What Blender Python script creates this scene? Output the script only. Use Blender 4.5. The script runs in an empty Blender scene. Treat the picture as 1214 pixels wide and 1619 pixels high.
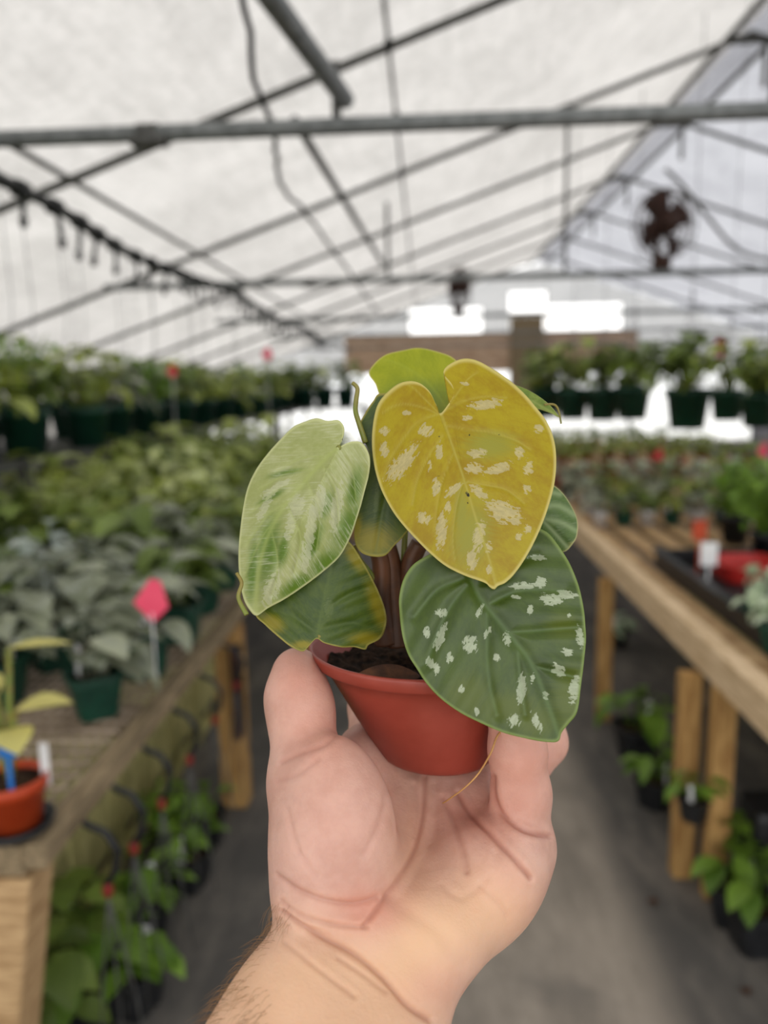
import bpy, math, random
import numpy as np
from mathutils import Vector, Matrix

random.seed(7)
rng = np.random.default_rng(7)
S = bpy.context.scene
COL = S.collection
PI = math.pi

# ------------------------------------------------------------------ camera
FPX, CX, CY = 1216.0, 607.0, 809.5
EYE = 1.5
yv = Vector(((670 - CX) / FPX, (CY - 610) / FPX, -1)).normalized()     # world +Y seen in the camera
roll = math.radians(0.55)
zv = Vector((-math.sin(roll), math.cos(roll), 0)); zv = (zv - yv * zv.dot(yv)).normalized()
xv = yv.cross(zv)
R = Matrix((xv, yv, zv))                                              # camera -> world
CAMPOS = Vector((0, 0, EYE))
cam_d = bpy.data.cameras.new('camera'); cam = bpy.data.objects.new('camera', cam_d); COL.objects.link(cam)
cam.matrix_world = Matrix.Translation(CAMPOS) @ R.to_4x4()
cam_d.sensor_fit = 'VERTICAL'; cam_d.sensor_height = 36.0; cam_d.sensor_width = 27.0
cam_d.lens = FPX / 1619 * 36
cam_d.clip_start = 0.01; cam_d.clip_end = 300
cam_d.dof.use_dof = True; cam_d.dof.focus_distance = 0.276; cam_d.dof.aperture_fstop = 6.2
S.camera = cam

# ------------------------------------------------------------------ world, sun, exposure
W = bpy.data.worlds.new('overcast_sky'); S.world = W; W.use_nodes = True
nt = W.node_tree; nt.nodes.clear()
o_ = nt.nodes.new('ShaderNodeOutputWorld'); b_ = nt.nodes.new('ShaderNodeBackground')
tc = nt.nodes.new('ShaderNodeTexCoord'); sep = nt.nodes.new('ShaderNodeSeparateXYZ'); rp = nt.nodes.new('ShaderNodeValToRGB')
nt.links.new(tc.outputs['Generated'], sep.inputs[0]); nt.links.new(sep.outputs['Z'], rp.inputs[0])
rp.color_ramp.elements[0].position = 0.0; rp.color_ramp.elements[0].color = (1, 0.98, 0.95, 1)
rp.color_ramp.elements[1].position = 0.9; rp.color_ramp.elements[1].color = (0.93, 0.96, 1, 1)
nt.links.new(rp.outputs[0], b_.inputs[0]); b_.inputs[1].default_value = 2.2
nt.links.new(b_.outputs[0], o_.inputs[0])
sun_d = bpy.data.lights.new('sun', 'SUN'); sun_d.energy = 0.5; sun_d.angle = math.radians(25); sun_d.color = (1, 0.93, 0.84)
sun = bpy.data.objects.new('sun', sun_d); COL.objects.link(sun)
sun.rotation_euler = Vector((0.35, 0.55, -0.75)).to_track_quat('-Z', 'Y').to_euler()
S.view_settings.view_transform = 'Standard'; S.view_settings.look = 'None'
S.view_settings.exposure = 0.0; S.view_settings.gamma = 1.0; S.view_settings.use_curve_mapping = False
S.cycles.use_denoising = True; S.cycles.max_bounces = 10; S.cycles.diffuse_bounces = 5
S.cycles.transparent_max_bounces = 16; S.cycles.transmission_bounces = 8
S.cycles.sample_clamp_indirect = 6.0

# ------------------------------------------------------------------ helpers
def C(px, py, d):
    """a point in camera space at depth d along the optical axis"""
    return Vector(((px - CX) / FPX * d, -(py - CY) / FPX * d, -d))

def WP(px, py, d):
    return CAMPOS + R @ C(px, py, d)

def atY(px, py, Y):
    v = R @ C(px, py, 1.0)
    return CAMPOS + v * (Y / v.y)

def atZ(px, py, z):
    v = R @ C(px, py, 1.0)
    return CAMPOS + v * ((z - EYE) / v.z)

def tag(o, label=None, cat=None, group=None, kind=None):
    if label: o['label'] = label
    if cat: o['category'] = cat
    if group: o['group'] = group
    if kind: o['kind'] = kind
    return o

def empty(name, loc, rz=0.0):
    o = bpy.data.objects.new(name, None); COL.objects.link(o)
    o.location = loc; o.rotation_euler = (0, 0, rz); o.empty_display_size = 0.05
    return o

def mesh_obj(name, V, F, mat=None, parent=None, smooth=True, attrs=None, uv=None):
    me = bpy.data.meshes.new(name)
    me.from_pydata([tuple(v) for v in V], [], [tuple(f) for f in F])
    if smooth: me.polygons.foreach_set('use_smooth', [True] * len(me.polygons))
    for k, a in (attrs or {}).items():
        at = me.attributes.new(k, 'FLOAT', 'POINT'); at.data.foreach_set('value', np.asarray(a, dtype=np.float32).ravel())
    if uv is not None:
        l = me.uv_layers.new(name='UV'); idx = np.zeros(len(me.loops), dtype=np.int32); me.loops.foreach_get('vertex_index', idx)
        l.data.foreach_set('uv', np.asarray(uv, dtype=np.float32)[idx].ravel())
    me.update()
    o = bpy.data.objects.new(name, me); COL.objects.link(o)
    if mat: me.materials.append(mat)
    if parent: o.parent = parent
    return o

class MB:
    """collects shapes into one mesh"""
    def __init__(s): s.v = []; s.f = []; s.a = []
    def add(s, V, F, a=0.5):
        n = len(s.v); s.v += [tuple(p) for p in V]; s.f += [tuple(i + n for i in f) for f in F]
        s.a += [a] * len(V) if not hasattr(a, '__len__') else list(a)
        return s
    def box(s, lo, hi, bev=0.0, M=None):
        x0, y0, z0 = lo; x1, y1, z1 = hi
        if bev <= 0:
            V = [(x0, y0, z0), (x1, y0, z0), (x1, y1, z0), (x0, y1, z0), (x0, y0, z1), (x1, y0, z1), (x1, y1, z1), (x0, y1, z1)]
            F = [(3, 2, 1, 0), (4, 5, 6, 7), (0, 1, 5, 4), (1, 2, 6, 5), (2, 3, 7, 6), (3, 0, 4, 7)]
        else:
            b = bev
            def ring(z, i): return [(x0 + i, y0, z), (x1 - i, y0, z), (x1, y0 + i, z), (x1, y1 - i, z), (x1 - i, y1, z), (x0 + i, y1, z), (x0, y1 - i, z), (x0, y0 + i, z)]
            def inner(z): return [(x0 + b, y0 + b, z), (x1 - b, y0 + b, z), (x1 - b, y0 + b, z), (x1 - b, y1 - b, z), (x1 - b, y1 - b, z), (x0 + b, y1 - b, z), (x0 + b, y1 - b, z), (x0 + b, y0 + b, z)]
            V = inner(z0) + ring(z0 + b, b) + ring(z1 - b, b) + inner(z1)
            F = [tuple(range(7, -1, -1)), tuple(range(24, 32))]
            for k in range(3):
                for i in range(8):
                    j = (i + 1) % 8; F.append((k * 8 + i, k * 8 + j, k * 8 + 8 + j, k * 8 + 8 + i))
        if M is not None: V = [M @ Vector(p) for p in V]
        return s.add(V, F)
    def tube(s, pts, r, n=8, a=0.5, cap=True):
        pts = [Vector(p) for p in pts]; m = len(pts)
        rr = r if hasattr(r, '__len__') else [r] * m
        V, F = [], []; ref = None
        for i, p in enumerate(pts):
            t = (pts[min(i + 1, m - 1)] - pts[max(i - 1, 0)])
            t = t.normalized() if t.length > 1e-9 else Vector((0, 0, 1))
            if ref is None: ref = t.orthogonal().normalized()
            ref = (ref - t * ref.dot(t)); ref = ref.normalized() if ref.length > 1e-6 else t.orthogonal().normalized()
            b = t.cross(ref)
            for k in range(n):
                w = 2 * PI * k / n; V.append(p + (ref * math.cos(w) + b * math.sin(w)) * rr[i])
        for i in range(m - 1):
            for k in range(n):
                k2 = (k + 1) % n; F.append((i * n + k, i * n + k2, (i + 1) * n + k2, (i + 1) * n + k))
        if cap: F.append(tuple(range(n - 1, -1, -1))); F.append(tuple(range((m - 1) * n, m * n)))
        return s.add(V, F, a)
    def lathe(s, prof, n=24, c=(0, 0, 0), sq=0.0):
        V, F = [], []; m = len(prof)
        for r, z in prof:
            for k in range(n):
                w = 2 * PI * k / n; cx, sx = math.cos(w), math.sin(w)
                q = 1.0 if sq <= 0 else 1 / (abs(cx) ** sq + abs(sx) ** sq) ** (1 / sq)
                V.append((c[0] + r * q * cx, c[1] + r * q * sx, c[2] + z))
        for i in range(m - 1):
            for k in range(n):
                k2 = (k + 1) % n; F.append((i * n + k, i * n + k2, (i + 1) * n + k2, (i + 1) * n + k))
        if prof[0][0] > 1e-6: F.append(tuple(range(n - 1, -1, -1)))
        if prof[-1][0] > 1e-6: F.append(tuple(range((m - 1) * n, m * n)))
        return s.add(V, F)
    def build(s, name, mat=None, parent=None, smooth=True):
        return mesh_obj(name, s.v, s.f, mat, parent, smooth, {'shade': s.a})

def smooth_curve(pts, n, closed=False):
    """Catmull-Rom through pts, n samples evenly by arc length (numpy)"""
    P = np.array(pts, dtype=float); m = len(P); out = []
    segs = m if closed else m - 1
    for i in range(segs):
        p0, p1, p2, p3 = (P[(i - 1) % m], P[i], P[(i + 1) % m], P[(i + 2) % m]) if closed else (P[max(i - 1, 0)], P[i], P[i + 1], P[min(i + 2, m - 1)])
        for t in np.linspace(0, 1, 12, endpoint=False):
            out.append(0.5 * ((2 * p1) + (-p0 + p2) * t + (2 * p0 - 5 * p1 + 4 * p2 - p3) * t * t + (-p0 + 3 * p1 - 3 * p2 + p3) * t ** 3))
    out.append(P[0] if closed else P[-1]); out = np.array(out)
    L = np.concatenate([[0], np.cumsum(np.linalg.norm(np.diff(out, axis=0), axis=1))])
    t = np.linspace(0, L[-1], n, endpoint=not closed)
    return np.stack([np.interp(t, L, out[:, k]) for k in range(P.shape[1])], 1)

# ------------------------------------------------------------------ materials
def srgb(r, g, b):
    f = lambda c: (c / 255 / 12.92) if c / 255 <= 0.04045 else ((c / 255 + 0.055) / 1.055) ** 2.4
    return (f(r), f(g), f(b), 1)

class NT:
    def __init__(s, name):
        s.m = bpy.data.materials.new(name); s.m.use_nodes = True; s.t = s.m.node_tree; s.t.nodes.clear()
        s.out = s.n('ShaderNodeOutputMaterial')
    def n(s, typ, **kw):
        o = s.t.nodes.new(typ)
        for k, v in kw.items(): setattr(o, k, v)
        return o
    def l(s, a, b): s.t.links.new(a, b)
    def set(s, sock, v):
        if hasattr(v, 'is_output'): s.l(v, sock)
        else: sock.default_value = v
    def math(s, op, a, b=0.0, c=None, clamp=False):
        o = s.n('ShaderNodeMath', operation=op, use_clamp=clamp); s.set(o.inputs[0], a); s.set(o.inputs[1], b)
        if c is not None: s.set(o.inputs[2], c)
        return o.outputs[0]
    def mix(s, f, a, b):
        o = s.n('ShaderNodeMix', data_type='RGBA'); s.set(o.inputs[0], f); s.set(o.inputs[6], a); s.set(o.inputs[7], b); return o.outputs[2]
    def step(s, v, a, b):
        o = s.n('ShaderNodeMapRange', interpolation_type='SMOOTHSTEP'); s.set(o.inputs[0], v)
        o.inputs[1].default_value = a; o.inputs[2].default_value = b; return o.outputs[0]
    def noise(s, vec, scale, detail=3, rough=0.55, dist=0.0):
        o = s.n('ShaderNodeTexNoise'); s.set(o.inputs['Scale'], scale); o.inputs['Detail'].default_value = detail
        o.inputs['Roughness'].default_value = rough; o.inputs['Distortion'].default_value = dist
        if vec is not None: s.l(vec, o.inputs['Vector'])
        return o.outputs['Fac']
    def attr(s, name): return s.n('ShaderNodeAttribute', attribute_name=name).outputs['Fac']
    def mapv(s, vec, scale):
        o = s.n('ShaderNodeMapping'); s.l(vec, o.inputs[0]); o.inputs['Scale'].default_value = scale; return o.outputs[0]
    def pbsdf(s, col, rough=0.5, spec=0.5, bump=None, bstr=0.2, bdist=0.001, **kw):
        p = s.n('ShaderNodeBsdfPrincipled'); s.set(p.inputs['Base Color'], col); s.set(p.inputs['Roughness'], rough)
        p.inputs['Specular IOR Level'].default_value = spec
        for k, v in kw.items(): s.set(p.inputs[k], v)
        if bump is not None:
            b = s.n('ShaderNodeBump'); b.inputs['Strength'].default_value = bstr; b.inputs['Distance'].default_value = bdist
            s.l(bump, b.inputs['Height']); s.l(b.outputs[0], p.inputs['Normal'])
        return p
    def done(s, sh): s.l(sh if hasattr(sh, 'is_output') else sh.outputs[0], s.out.inputs[0]); return s.m

def simple(name, c1, c2=None, scale=20, rough=0.5, spec=0.4, bstr=0.15, metal=0.0, stretch=(1, 1, 1), bdist=0.002):
    k = NT(name); co = k.n('ShaderNodeTexCoord').outputs['Object']; nz = k.noise(k.mapv(co, stretch), scale, 5)
    col = k.mix(k.step(nz, 0.35, 0.65), c1, c2 or c1)
    return k.done(k.pbsdf(col, rough, spec, nz, bstr, bdist, Metallic=metal))

M = {}
M['galv'] = simple('galvanized_steel', srgb(104, 108, 108), srgb(128, 132, 132), 30, 0.5, 0.5, 0.1, 0.3)
M['dark_steel'] = simple('weathered_steel', srgb(72, 72, 70), srgb(95, 95, 92), 30, 0.6, 0.4, 0.1, 0.2)
M['black_plastic'] = simple('black_plastic', srgb(22, 23, 25), srgb(34, 35, 38), 40, 0.45, 0.4)
M['hose'] = simple('black_hose', srgb(26, 27, 28), srgb(40, 42, 42), 40, 0.5, 0.4)
M['rust'] = simple('rusty_fan_metal', srgb(46, 32, 27), srgb(70, 46, 37), 25, 0.75, 0.3)
M['wood'] = simple('pale_lumber', srgb(196, 164, 122), srgb(160, 128, 90), 9, 0.75, 0.2, 0.3, stretch=(1.5, 1.5, 9))
M['wood_rail'] = simple('pale_rail_lumber', srgb(224, 198, 162), srgb(196, 168, 130), 9, 0.75, 0.2, 0.3, stretch=(9, 1, 9))
M['wood_old'] = simple('weathered_lumber', srgb(150, 132, 104), srgb(112, 98, 76), 10, 0.8, 0.2, 0.3, stretch=(9, 1, 9))
M['wood_post'] = simple('yellow_lumber', srgb(190, 152, 96), srgb(150, 112, 66), 9, 0.75, 0.2, 0.3, stretch=(8, 8, 1))
M['wood_brown'] = simple('brown_plywood', srgb(206, 178, 152), srgb(176, 146, 120), 3, 0.8, 0.2, 0.2, stretch=(1, 1, 5))
M['wire'] = simple('dirty_wire_mesh', srgb(186, 168, 148), srgb(146, 130, 112), 14, 0.7, 0.3, 0.2)
M['olive'] = simple('olive_plastic', srgb(196, 188, 128), srgb(164, 158, 104), 12, 0.6, 0.3)
M['green_pot'] = simple('dark_green_plastic', srgb(14, 52, 40), srgb(20, 66, 50), 20, 0.45, 0.4)
M['terra_pot'] = simple('terracotta_plastic', srgb(152, 66, 44), srgb(170, 78, 52), 20, 0.5, 0.4)
M['orange_pot'] = simple('orange_plastic', srgb(172, 58, 22), srgb(186, 70, 30), 20, 0.45, 0.4)
M['red_plastic'] = simple('red_plastic', srgb(168, 34, 30), srgb(186, 44, 38), 20, 0.45, 0.4)
M['red_clip'] = simple('dark_red_plastic', srgb(128, 34, 28), None, 20, .5)
M['blue_tag'] = simple('blue_plastic', srgb(28, 110, 190), None, 10, 0.4)
M['white_tag'] = simple('white_plastic', srgb(232, 232, 232), srgb(222, 222, 225), 10, 0.45)
M['pink_tag'] = simple('pink_card', srgb(236, 84, 112), srgb(228, 74, 104), 10, 0.6)
M['red_tag'] = simple('red_card', srgb(205, 62, 68), None, 10, 0.6)
M['lilac_tag'] = simple('lilac_card', srgb(206, 150, 190), None, 10, 0.6)
M['soil'] = simple('dark_potting_soil', srgb(20, 14, 10), srgb(52, 38, 28), 240, 0.95, 0.1, 1.0, bdist=0.002)
M['soil_far'] = simple('potting_soil', srgb(40, 30, 22), srgb(66, 52, 40), 60, 0.95, 0.1, 0.5)
M['knee'] = simple('grey_wall_board', srgb(150, 146, 150), srgb(128, 126, 130), 6, 0.8, 0.2)
M['dead'] = simple('dry_brown_leaf', srgb(92, 58, 36), srgb(58, 36, 24), 120, 0.7, 0.3, 0.6)
M['root'] = simple('dry_root', srgb(196, 150, 92), srgb(176, 128, 74), 100, 0.6, 0.3)
M['stem'] = simple('reddish_stem', srgb(104, 64, 38), srgb(70, 44, 28), 60, 0.5, 0.4)
M['petiole'] = simple('green_petiole', srgb(112, 128, 52), srgb(132, 118, 56), 60, 0.45, 0.4)

def film_material(name, tint, dark):
    k = NT(name); co = k.n('ShaderNodeTexCoord').outputs['Object']
    a = k.noise(co, 0.9, 5, 0.6, 1.2); b = k.noise(k.mapv(co, (7, 0.8, 7)), 3.0, 5, 0.65, 0.6); c = k.noise(co, 22, 4, 0.7)
    v = k.math('ADD', k.math('MULTIPLY', a, 0.45), k.math('ADD', k.math('MULTIPLY', b, 0.3), k.math('MULTIPLY', c, 0.35)))
    col = k.mix(k.step(v, 0.42, 0.68), dark, tint)
    bump = k.n('ShaderNodeBump'); bump.inputs['Strength'].default_value = 0.6; bump.inputs['Distance'].default_value = 0.02; k.l(v, bump.inputs['Height'])
    tr = k.n('ShaderNodeBsdfTranslucent'); k.l(col, tr.inputs[0]); k.l(bump.outputs[0], tr.inputs[1])
    df = k.n('ShaderNodeBsdfDiffuse'); k.l(col, df.inputs[0]); k.l(bump.outputs[0], df.inputs['Normal'])
    tp = k.n('ShaderNodeBsdfTransparent'); k.l(col, tp.inputs[0])
    m1 = k.n('ShaderNodeMixShader'); m1.inputs[0].default_value = 0.35; k.l(tr.outputs[0], m1.inputs[1]); k.l(df.outputs[0], m1.inputs[2])
    m2 = k.n('ShaderNodeMixShader'); m2.inputs[0].default_value = 0.12; k.l(m1.outputs[0], m2.inputs[1]); k.l(tp.outputs[0], m2.inputs[2])
    return k.done(m2)
M['film_left'] = film_material('greenhouse_film_warm', (0.57, 0.545, 0.515, 1), (0.42, 0.40, 0.375, 1))
M['film_right'] = film_material('greenhouse_film_cool', (0.50, 0.50, 0.52, 1), (0.38, 0.38, 0.40, 1))
M['film_gable'] = film_material('gable_film', (0.52, 0.52, 0.52, 1), (0.42, 0.42, 0.42, 1))

k = NT('clear_plastic_strip'); tp = k.n('ShaderNodeBsdfTransparent'); tp.inputs[0].default_value = (.93, .93, .94, 1)
m_ = k.n('ShaderNodeMixShader'); m_.inputs[0].default_value = .2; k.l(tp.outputs[0], m_.inputs[1]); k.l(k.pbsdf(srgb(190, 190, 192), .4).outputs[0], m_.inputs[2]); M['clear_strip'] = k.done(m_)
def floor_material():
    k = NT('ground_cloth_floor'); co = k.n('ShaderNodeTexCoord').outputs['Object']
    sp = k.n('ShaderNodeSeparateXYZ'); k.l(co, sp.inputs[0])
    n1 = k.noise(co, 1.6, 5, 0.6, 0.6); n2 = k.noise(k.mapv(co, (1, 0.35, 1)), 7, 5, 0.65); n3 = k.noise(co, 90, 2)
    path = k.mix(k.step(n2, 0.35, 0.68), srgb(132, 124, 114), srgb(160, 150, 138))
    path = k.mix(k.step(n1, 0.5, 0.72), path, srgb(112, 107, 101))
    cloth = k.mix(k.step(n2, 0.4, 0.7), srgb(84, 81, 78), srgb(116, 110, 103))
    xx = k.math('ABSOLUTE', k.math('SUBTRACT', k.math('ADD', sp.outputs['X'], k.math('MULTIPLY', k.math('SUBTRACT', n2, 0.5), 0.28)), 0.13))
    f = k.step(xx, 0.40, 0.52)
    return k.done(k.pbsdf(k.mix(f, path, cloth), 0.85, 0.25, n3, 0.3, 0.004))
M['floor'] = floor_material()
M['ground'] = simple('pale_gravel_ground', srgb(205, 202, 196), srgb(188, 184, 178), 3, 0.9, 0.2)
M['glare_white'] = simple('white_glare_skin', srgb(246, 246, 244), srgb(238, 238, 236), 2, 0.6, 0.3)  # skin of the added shell that stands in for daylight glare outside

def foliage_material(name, lo, hi, pale=None, pale_amt=0.0, gloss=0.42, transl=0.3):
    k = NT(name); co = k.n('ShaderNodeTexCoord').outputs['Object']
    s = k.attr('shade'); nz = k.noise(co, 26, 4, 0.6)
    col = k.mix(k.math('ADD', k.math('MULTIPLY', s, 0.8), k.math('MULTIPLY', nz, 0.25), clamp=True), lo, hi)
    if pale: col = k.mix(k.math('MULTIPLY', k.step(k.noise(co, 40, 4, 0.7), 0.56 - pale_amt * 0.2, 0.62 - pale_amt * 0.2), 0.85), col, pale)
    p = k.pbsdf(col, gloss, 0.45)
    t = k.n('ShaderNodeBsdfTranslucent'); k.l(col, t.inputs[0])
    m = k.n('ShaderNodeMixShader'); m.inputs[0].default_value = transl; k.l(p.outputs[0], m.inputs[1]); k.l(t.outputs[0], m.inputs[2])
    return k.done(m)
FOL = {
    'silver': foliage_material('silvery_foliage', srgb(84, 94, 68), srgb(182, 188, 160), srgb(164, 170, 156), 0.2),
    'dark': foliage_material('dark_green_foliage', srgb(62, 82, 32), srgb(136, 158, 70)),
    'mid': foliage_material('mid_green_foliage', srgb(92, 112, 38), srgb(178, 190, 92)),
    'lime': foliage_material('lime_variegated_foliage', srgb(158, 174, 78), srgb(222, 228, 150), srgb(204, 212, 160), 0.5),
    'bright': foliage_material('bright_green_foliage', srgb(72, 106, 28), srgb(136, 172, 66), None, 0, 0.4, 0.4),
    'bush': foliage_material('bushy_green_foliage', srgb(74, 112, 28), srgb(150, 188, 66)),
    'white': foliage_material('white_leaved_foliage', srgb(186, 202, 192), srgb(232, 238, 234)),
    'yellow': foliage_material('pale_yellow_foliage', srgb(224, 216, 110), srgb(240, 232, 150), None, 0, 0.45, 0.4),
    'mint': foliage_material('pale_mint_foliage', srgb(150, 178, 136), srgb(206, 220, 188), srgb(210, 220, 190), 0.3),
}

# ------------------------------------------------------------------ the setting
YN, YF = -1.7, 15.0                      # near (open) end and far end of the house
XL, XR, XRIDGE = -4.2, 7.2, 2.13
ZR = EYE + 2.235                          # film ridge, just above the pipes
SL = 0.345
def roof_z(x): return ZR - SL * abs(x - XRIDGE)

def plane(name, V, mat, kind='structure', thick=0.0):
    o = mesh_obj(name, V, [tuple(range(len(V)))], mat, None, False); o['kind'] = kind
    if thick:
        m = o.modifiers.new('solid', 'SOLIDIFY'); m.thickness = thick; m.offset = 0
    return o
plane('floor', [(XL, YN - 1.5, 0), (XR, YN - 1.5, 0), (XR, YF, 0), (XL, YF, 0)], M['floor'])
mb = MB(); mb.box((-40, -30, -0.14), (40, 70, -0.02)); g = mb.build('ground', M['ground'], None, False); g['kind'] = 'structure'

def film_sheet(name, x0, z0, x1, z1, mat):
    """a slope of film, sagging a little between the bows, with fine folds"""
    nx, ny = 44, 180; V, F = [], []
    for j in range(ny + 1):
        y = YN + (YF - YN) * j / ny
        for i in range(nx + 1):
            t = i / nx; x = x0 + (x1 - x0) * t; z = z0 + (z1 - z0) * t
            z += 0.012 * math.sin(2 * PI * (y - 3.53) / 1.78) * math.sin(PI * t) + 0.006 * math.sin(13 * x + 3 * math.sin(4 * y)) + 0.03
            V.append((x, y, z))
    for j in range(ny):
        for i in range(nx):
            a = j * (nx + 1) + i; F.append((a, a + 1, a + nx + 2, a + nx + 1))
    o = mesh_obj(name, V, F, mat); o['kind'] = 'structure'; return o
film_sheet('ceiling', XL, roof_z(XL), XRIDGE, ZR, M['film_left'])
film_sheet('ceiling', XRIDGE, ZR, XR, roof_z(XR), M['film_right'])
plane('wall_left', [(XL, YN, 0.95), (XL, YF, 0.95), (XL, YF, roof_z(XL) + .03), (XL, YN, roof_z(XL) + .03)], M['film_left'])
mb = MB(); mb.box((XL - .03, YN, 0), (XL, YF, 0.95)); mb.build('baseboard_left', M['knee'], None, False)['kind'] = 'structure'
plane('wall_right', [(XR, YN, 0.0), (XR, YF, 0.0), (XR, YF, roof_z(XR) + .03), (XR, YN, roof_z(XR) + .03)], M['film_right'])
# far gable: board wall below, open window band, brown plywood header, clear film above
mb = MB()
mb.box((XL, YF - .03, 0), (XR, YF + .03, 0.38)); mb.box((6.2, YF - .03, 0.38), (XR, YF + .03, 1.72))
mb.build('wall_back', M['knee'], None, False)['kind'] = 'structure'
mb = MB(); mb.box((-1.5, YF - .06, 1.74), (4.0, YF - .032, 2.46)); mb.build('trim_1', M['wood_brown'], None, False)['kind'] = 'structure'
mb = MB(); mb.box((1.62, YF - .12, 0.38), (2.25, YF - .062, 2.74)); mb.build('trim_2', M['wood_old'], None, False)['kind'] = 'structure'
def gable(x0, x1, holes=()):
    V, F = [], []; xs = np.linspace(x0, x1, max(2, int((x1 - x0) / .3)))
    for xa, xb in zip(xs[:-1], xs[1:]):
        n = len(V); V += [(xa, YF, holes or 1.74), (xb, YF, holes or 1.74), (xb, YF, roof_z(xb) + .03), (xa, YF, roof_z(xa) + .03)]; F.append((n, n + 1, n + 2, n + 3))
    return V, F
mb = MB(); mb.add(*gable(XL, -.25)); mb.add(*gable(-.25, 1.1, 2.93)); mb.add(*gable(1.1, 1.62)); mb.add(*gable(1.62, 2.3, 3.2)); mb.add(*gable(2.3, 3.7, 2.95)); mb.add(*gable(3.7, XR))
mb.build('window_1', M['film_gable'], None, False)['kind'] = 'structure'
# window frame of the open band
mb = MB()
for x in (-2.6, -1.2, 0.4, 3.9, 6.2): mb.box((x - .03, YF - .05, 0.38), (x + .03, YF - .031, 1.74))
mb.build('window_2', M['galv'], None, False)['kind'] = 'structure'
# added white shell, standing in for overexposed daylight seen through the band
ng = empty('glare_backdrop', (1.5, 24, 0)); tag(ng, 'added white shell beyond the far end opening, standing in for daylight glare', 'backdrop')
mb = MB(); prof = []
n = 18
for y0 in (-2.2, 2.2):
    prof.append([(-14, y0, 0)])
V, F = [], []
for x in (-14, 14):
    for k in range(n + 1):
        w = PI * k / n; V.append((x, -3.2 * math.cos(w), 0.9 + 1.4 * math.sin(w) if 0 < k < n else -0.02))
for k in range(n): F.append((k, k + 1, n + 2 + k, n + 1 + k))
F.append(tuple(range(n, -1, -1))); F.append(tuple(range(n + 1, 2 * n + 2)))
mb.add(V, F); mb.build('shell', M['glare_white'], ng)

# pipes
RAFT = [3.53, 5.49, 7.12, 8.9, 10.6, 12.3, 14.0]
ORD = ['nearest', 'second', 'third', 'fourth', 'fifth', 'sixth', 'seventh', 'eighth', 'ninth', 'tenth', 'eleventh', 'twelfth', 'thirteenth', 'fourteenth', 'fifteenth', 'sixteenth', 'seventeenth', 'eighteenth', 'nineteenth', 'twentieth']
for i, y in enumerate(RAFT):
    r = 0.019
    pts = [(XL + .03, y, 0)] + [(XL + .03, y, roof_z(XL) - .12)] + [(x, y, roof_z(x) - .035) for x in np.linspace(XL + .25, XRIDGE, 12)]
    pts += [(x, y, roof_z(x) - .035) for x in np.linspace(XRIDGE + .2, XR - .25, 12)] + [(XR - .03, y, roof_z(XR) - .12), (XR - .03, y, 0)]
    o = MB().tube(pts, r, 8).build('roof_bow', M['dark_steel'])
    tag(o, f'{ORD[i]} sloping grey pipe bow under the plastic roof, counted from the camera', 'pipe', 'greenhouse roof bows')
ZC = EYE + 0.715
CH = [2.28, 5.4, 8.3, 11.2, 14.2]
for i, y in enumerate(CH):
    z = ZC if i else ZC + 0.004
    root = empty('cross_pipe', (0, y, z))
    tag(root, f'{ORD[i]} level grey cross pipe spanning the greenhouse, counted from the camera', 'pipe', 'level cross pipes')
    MB().tube([(-2.2, 0, -0.005), (0, 0, 0), (6.4, 0, 0.0)], 0.0225, 12).build('pipe', M['galv'], root)
    for xx in (-0.77, 3.4):
        mbx = MB(); mbx.tube([(xx - .03, 0, 0), (xx + .03, 0, 0)], 0.025, 10); mbx.box((xx - .05, -.024, -.034), (xx + .05, .024, -.01)); mbx.build('pipe_clamp', M['dark_steel'], root)
    if i < 2:
        for xx, zz in ((-0.235, .165 if i == 0 else .5), (0.95, roof_z(.95) - .04 - z)):
            MB().tube([(xx, 0.0, 0), (xx, 0.0, zz)], 0.013, 8).build('strut', M['dark_steel'], root)
# ridge rail
root = empty('ridge_rail', (XRIDGE, 0, ZR - .06)); tag(root, 'long double metal ridge rail running along the roof peak', 'rail')
MB().tube([(-.15, YN, 0), (-.15, YF, 0)], 0.02, 8).build('pipe', M['dark_steel'], root)
MB().tube([(.15, YN, 0), (.15, YF, 0)], 0.02, 8).build('pipe', M['dark_steel'], root)
mb = MB(); mb.box((-.13, YN, .016), (.13, YF, .018)); mb.build('strip', M['clear_strip'], root, False)
for y in (3.53, 5.49, 7.12, 8.9, 10.6):
    mb = MB(); mb.box((-.13, y - .03, -.03), (.1, y + .03, .0)); mb.tube([(.09, y, -.02), (.09, y, -.3)], 0.017, 8); mb.build('bracket', M['dark_steel'], root, False)
# wind braces
p1 = atY(546, 158, 2.28); p2 = atY(430, 0, 1.74)
br = MB().tube([p1, p2, p1 + (p2 - p1) * 1.9], 0.0255, 10).build('wind_brace', M['galv'])
tag(br, 'thick grey brace pipe slanting overhead to the nearest roof bow', 'pipe')
q0 = atY(466, 190, 3.4); q1 = atY(604, 415, 7.1)
br = MB().tube([q0, q1], 0.02, 8).build('wind_brace', M['dark_steel'])
tag(br, 'thinner dark brace pipe beyond the nearest cross pipe', 'pipe')
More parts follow.
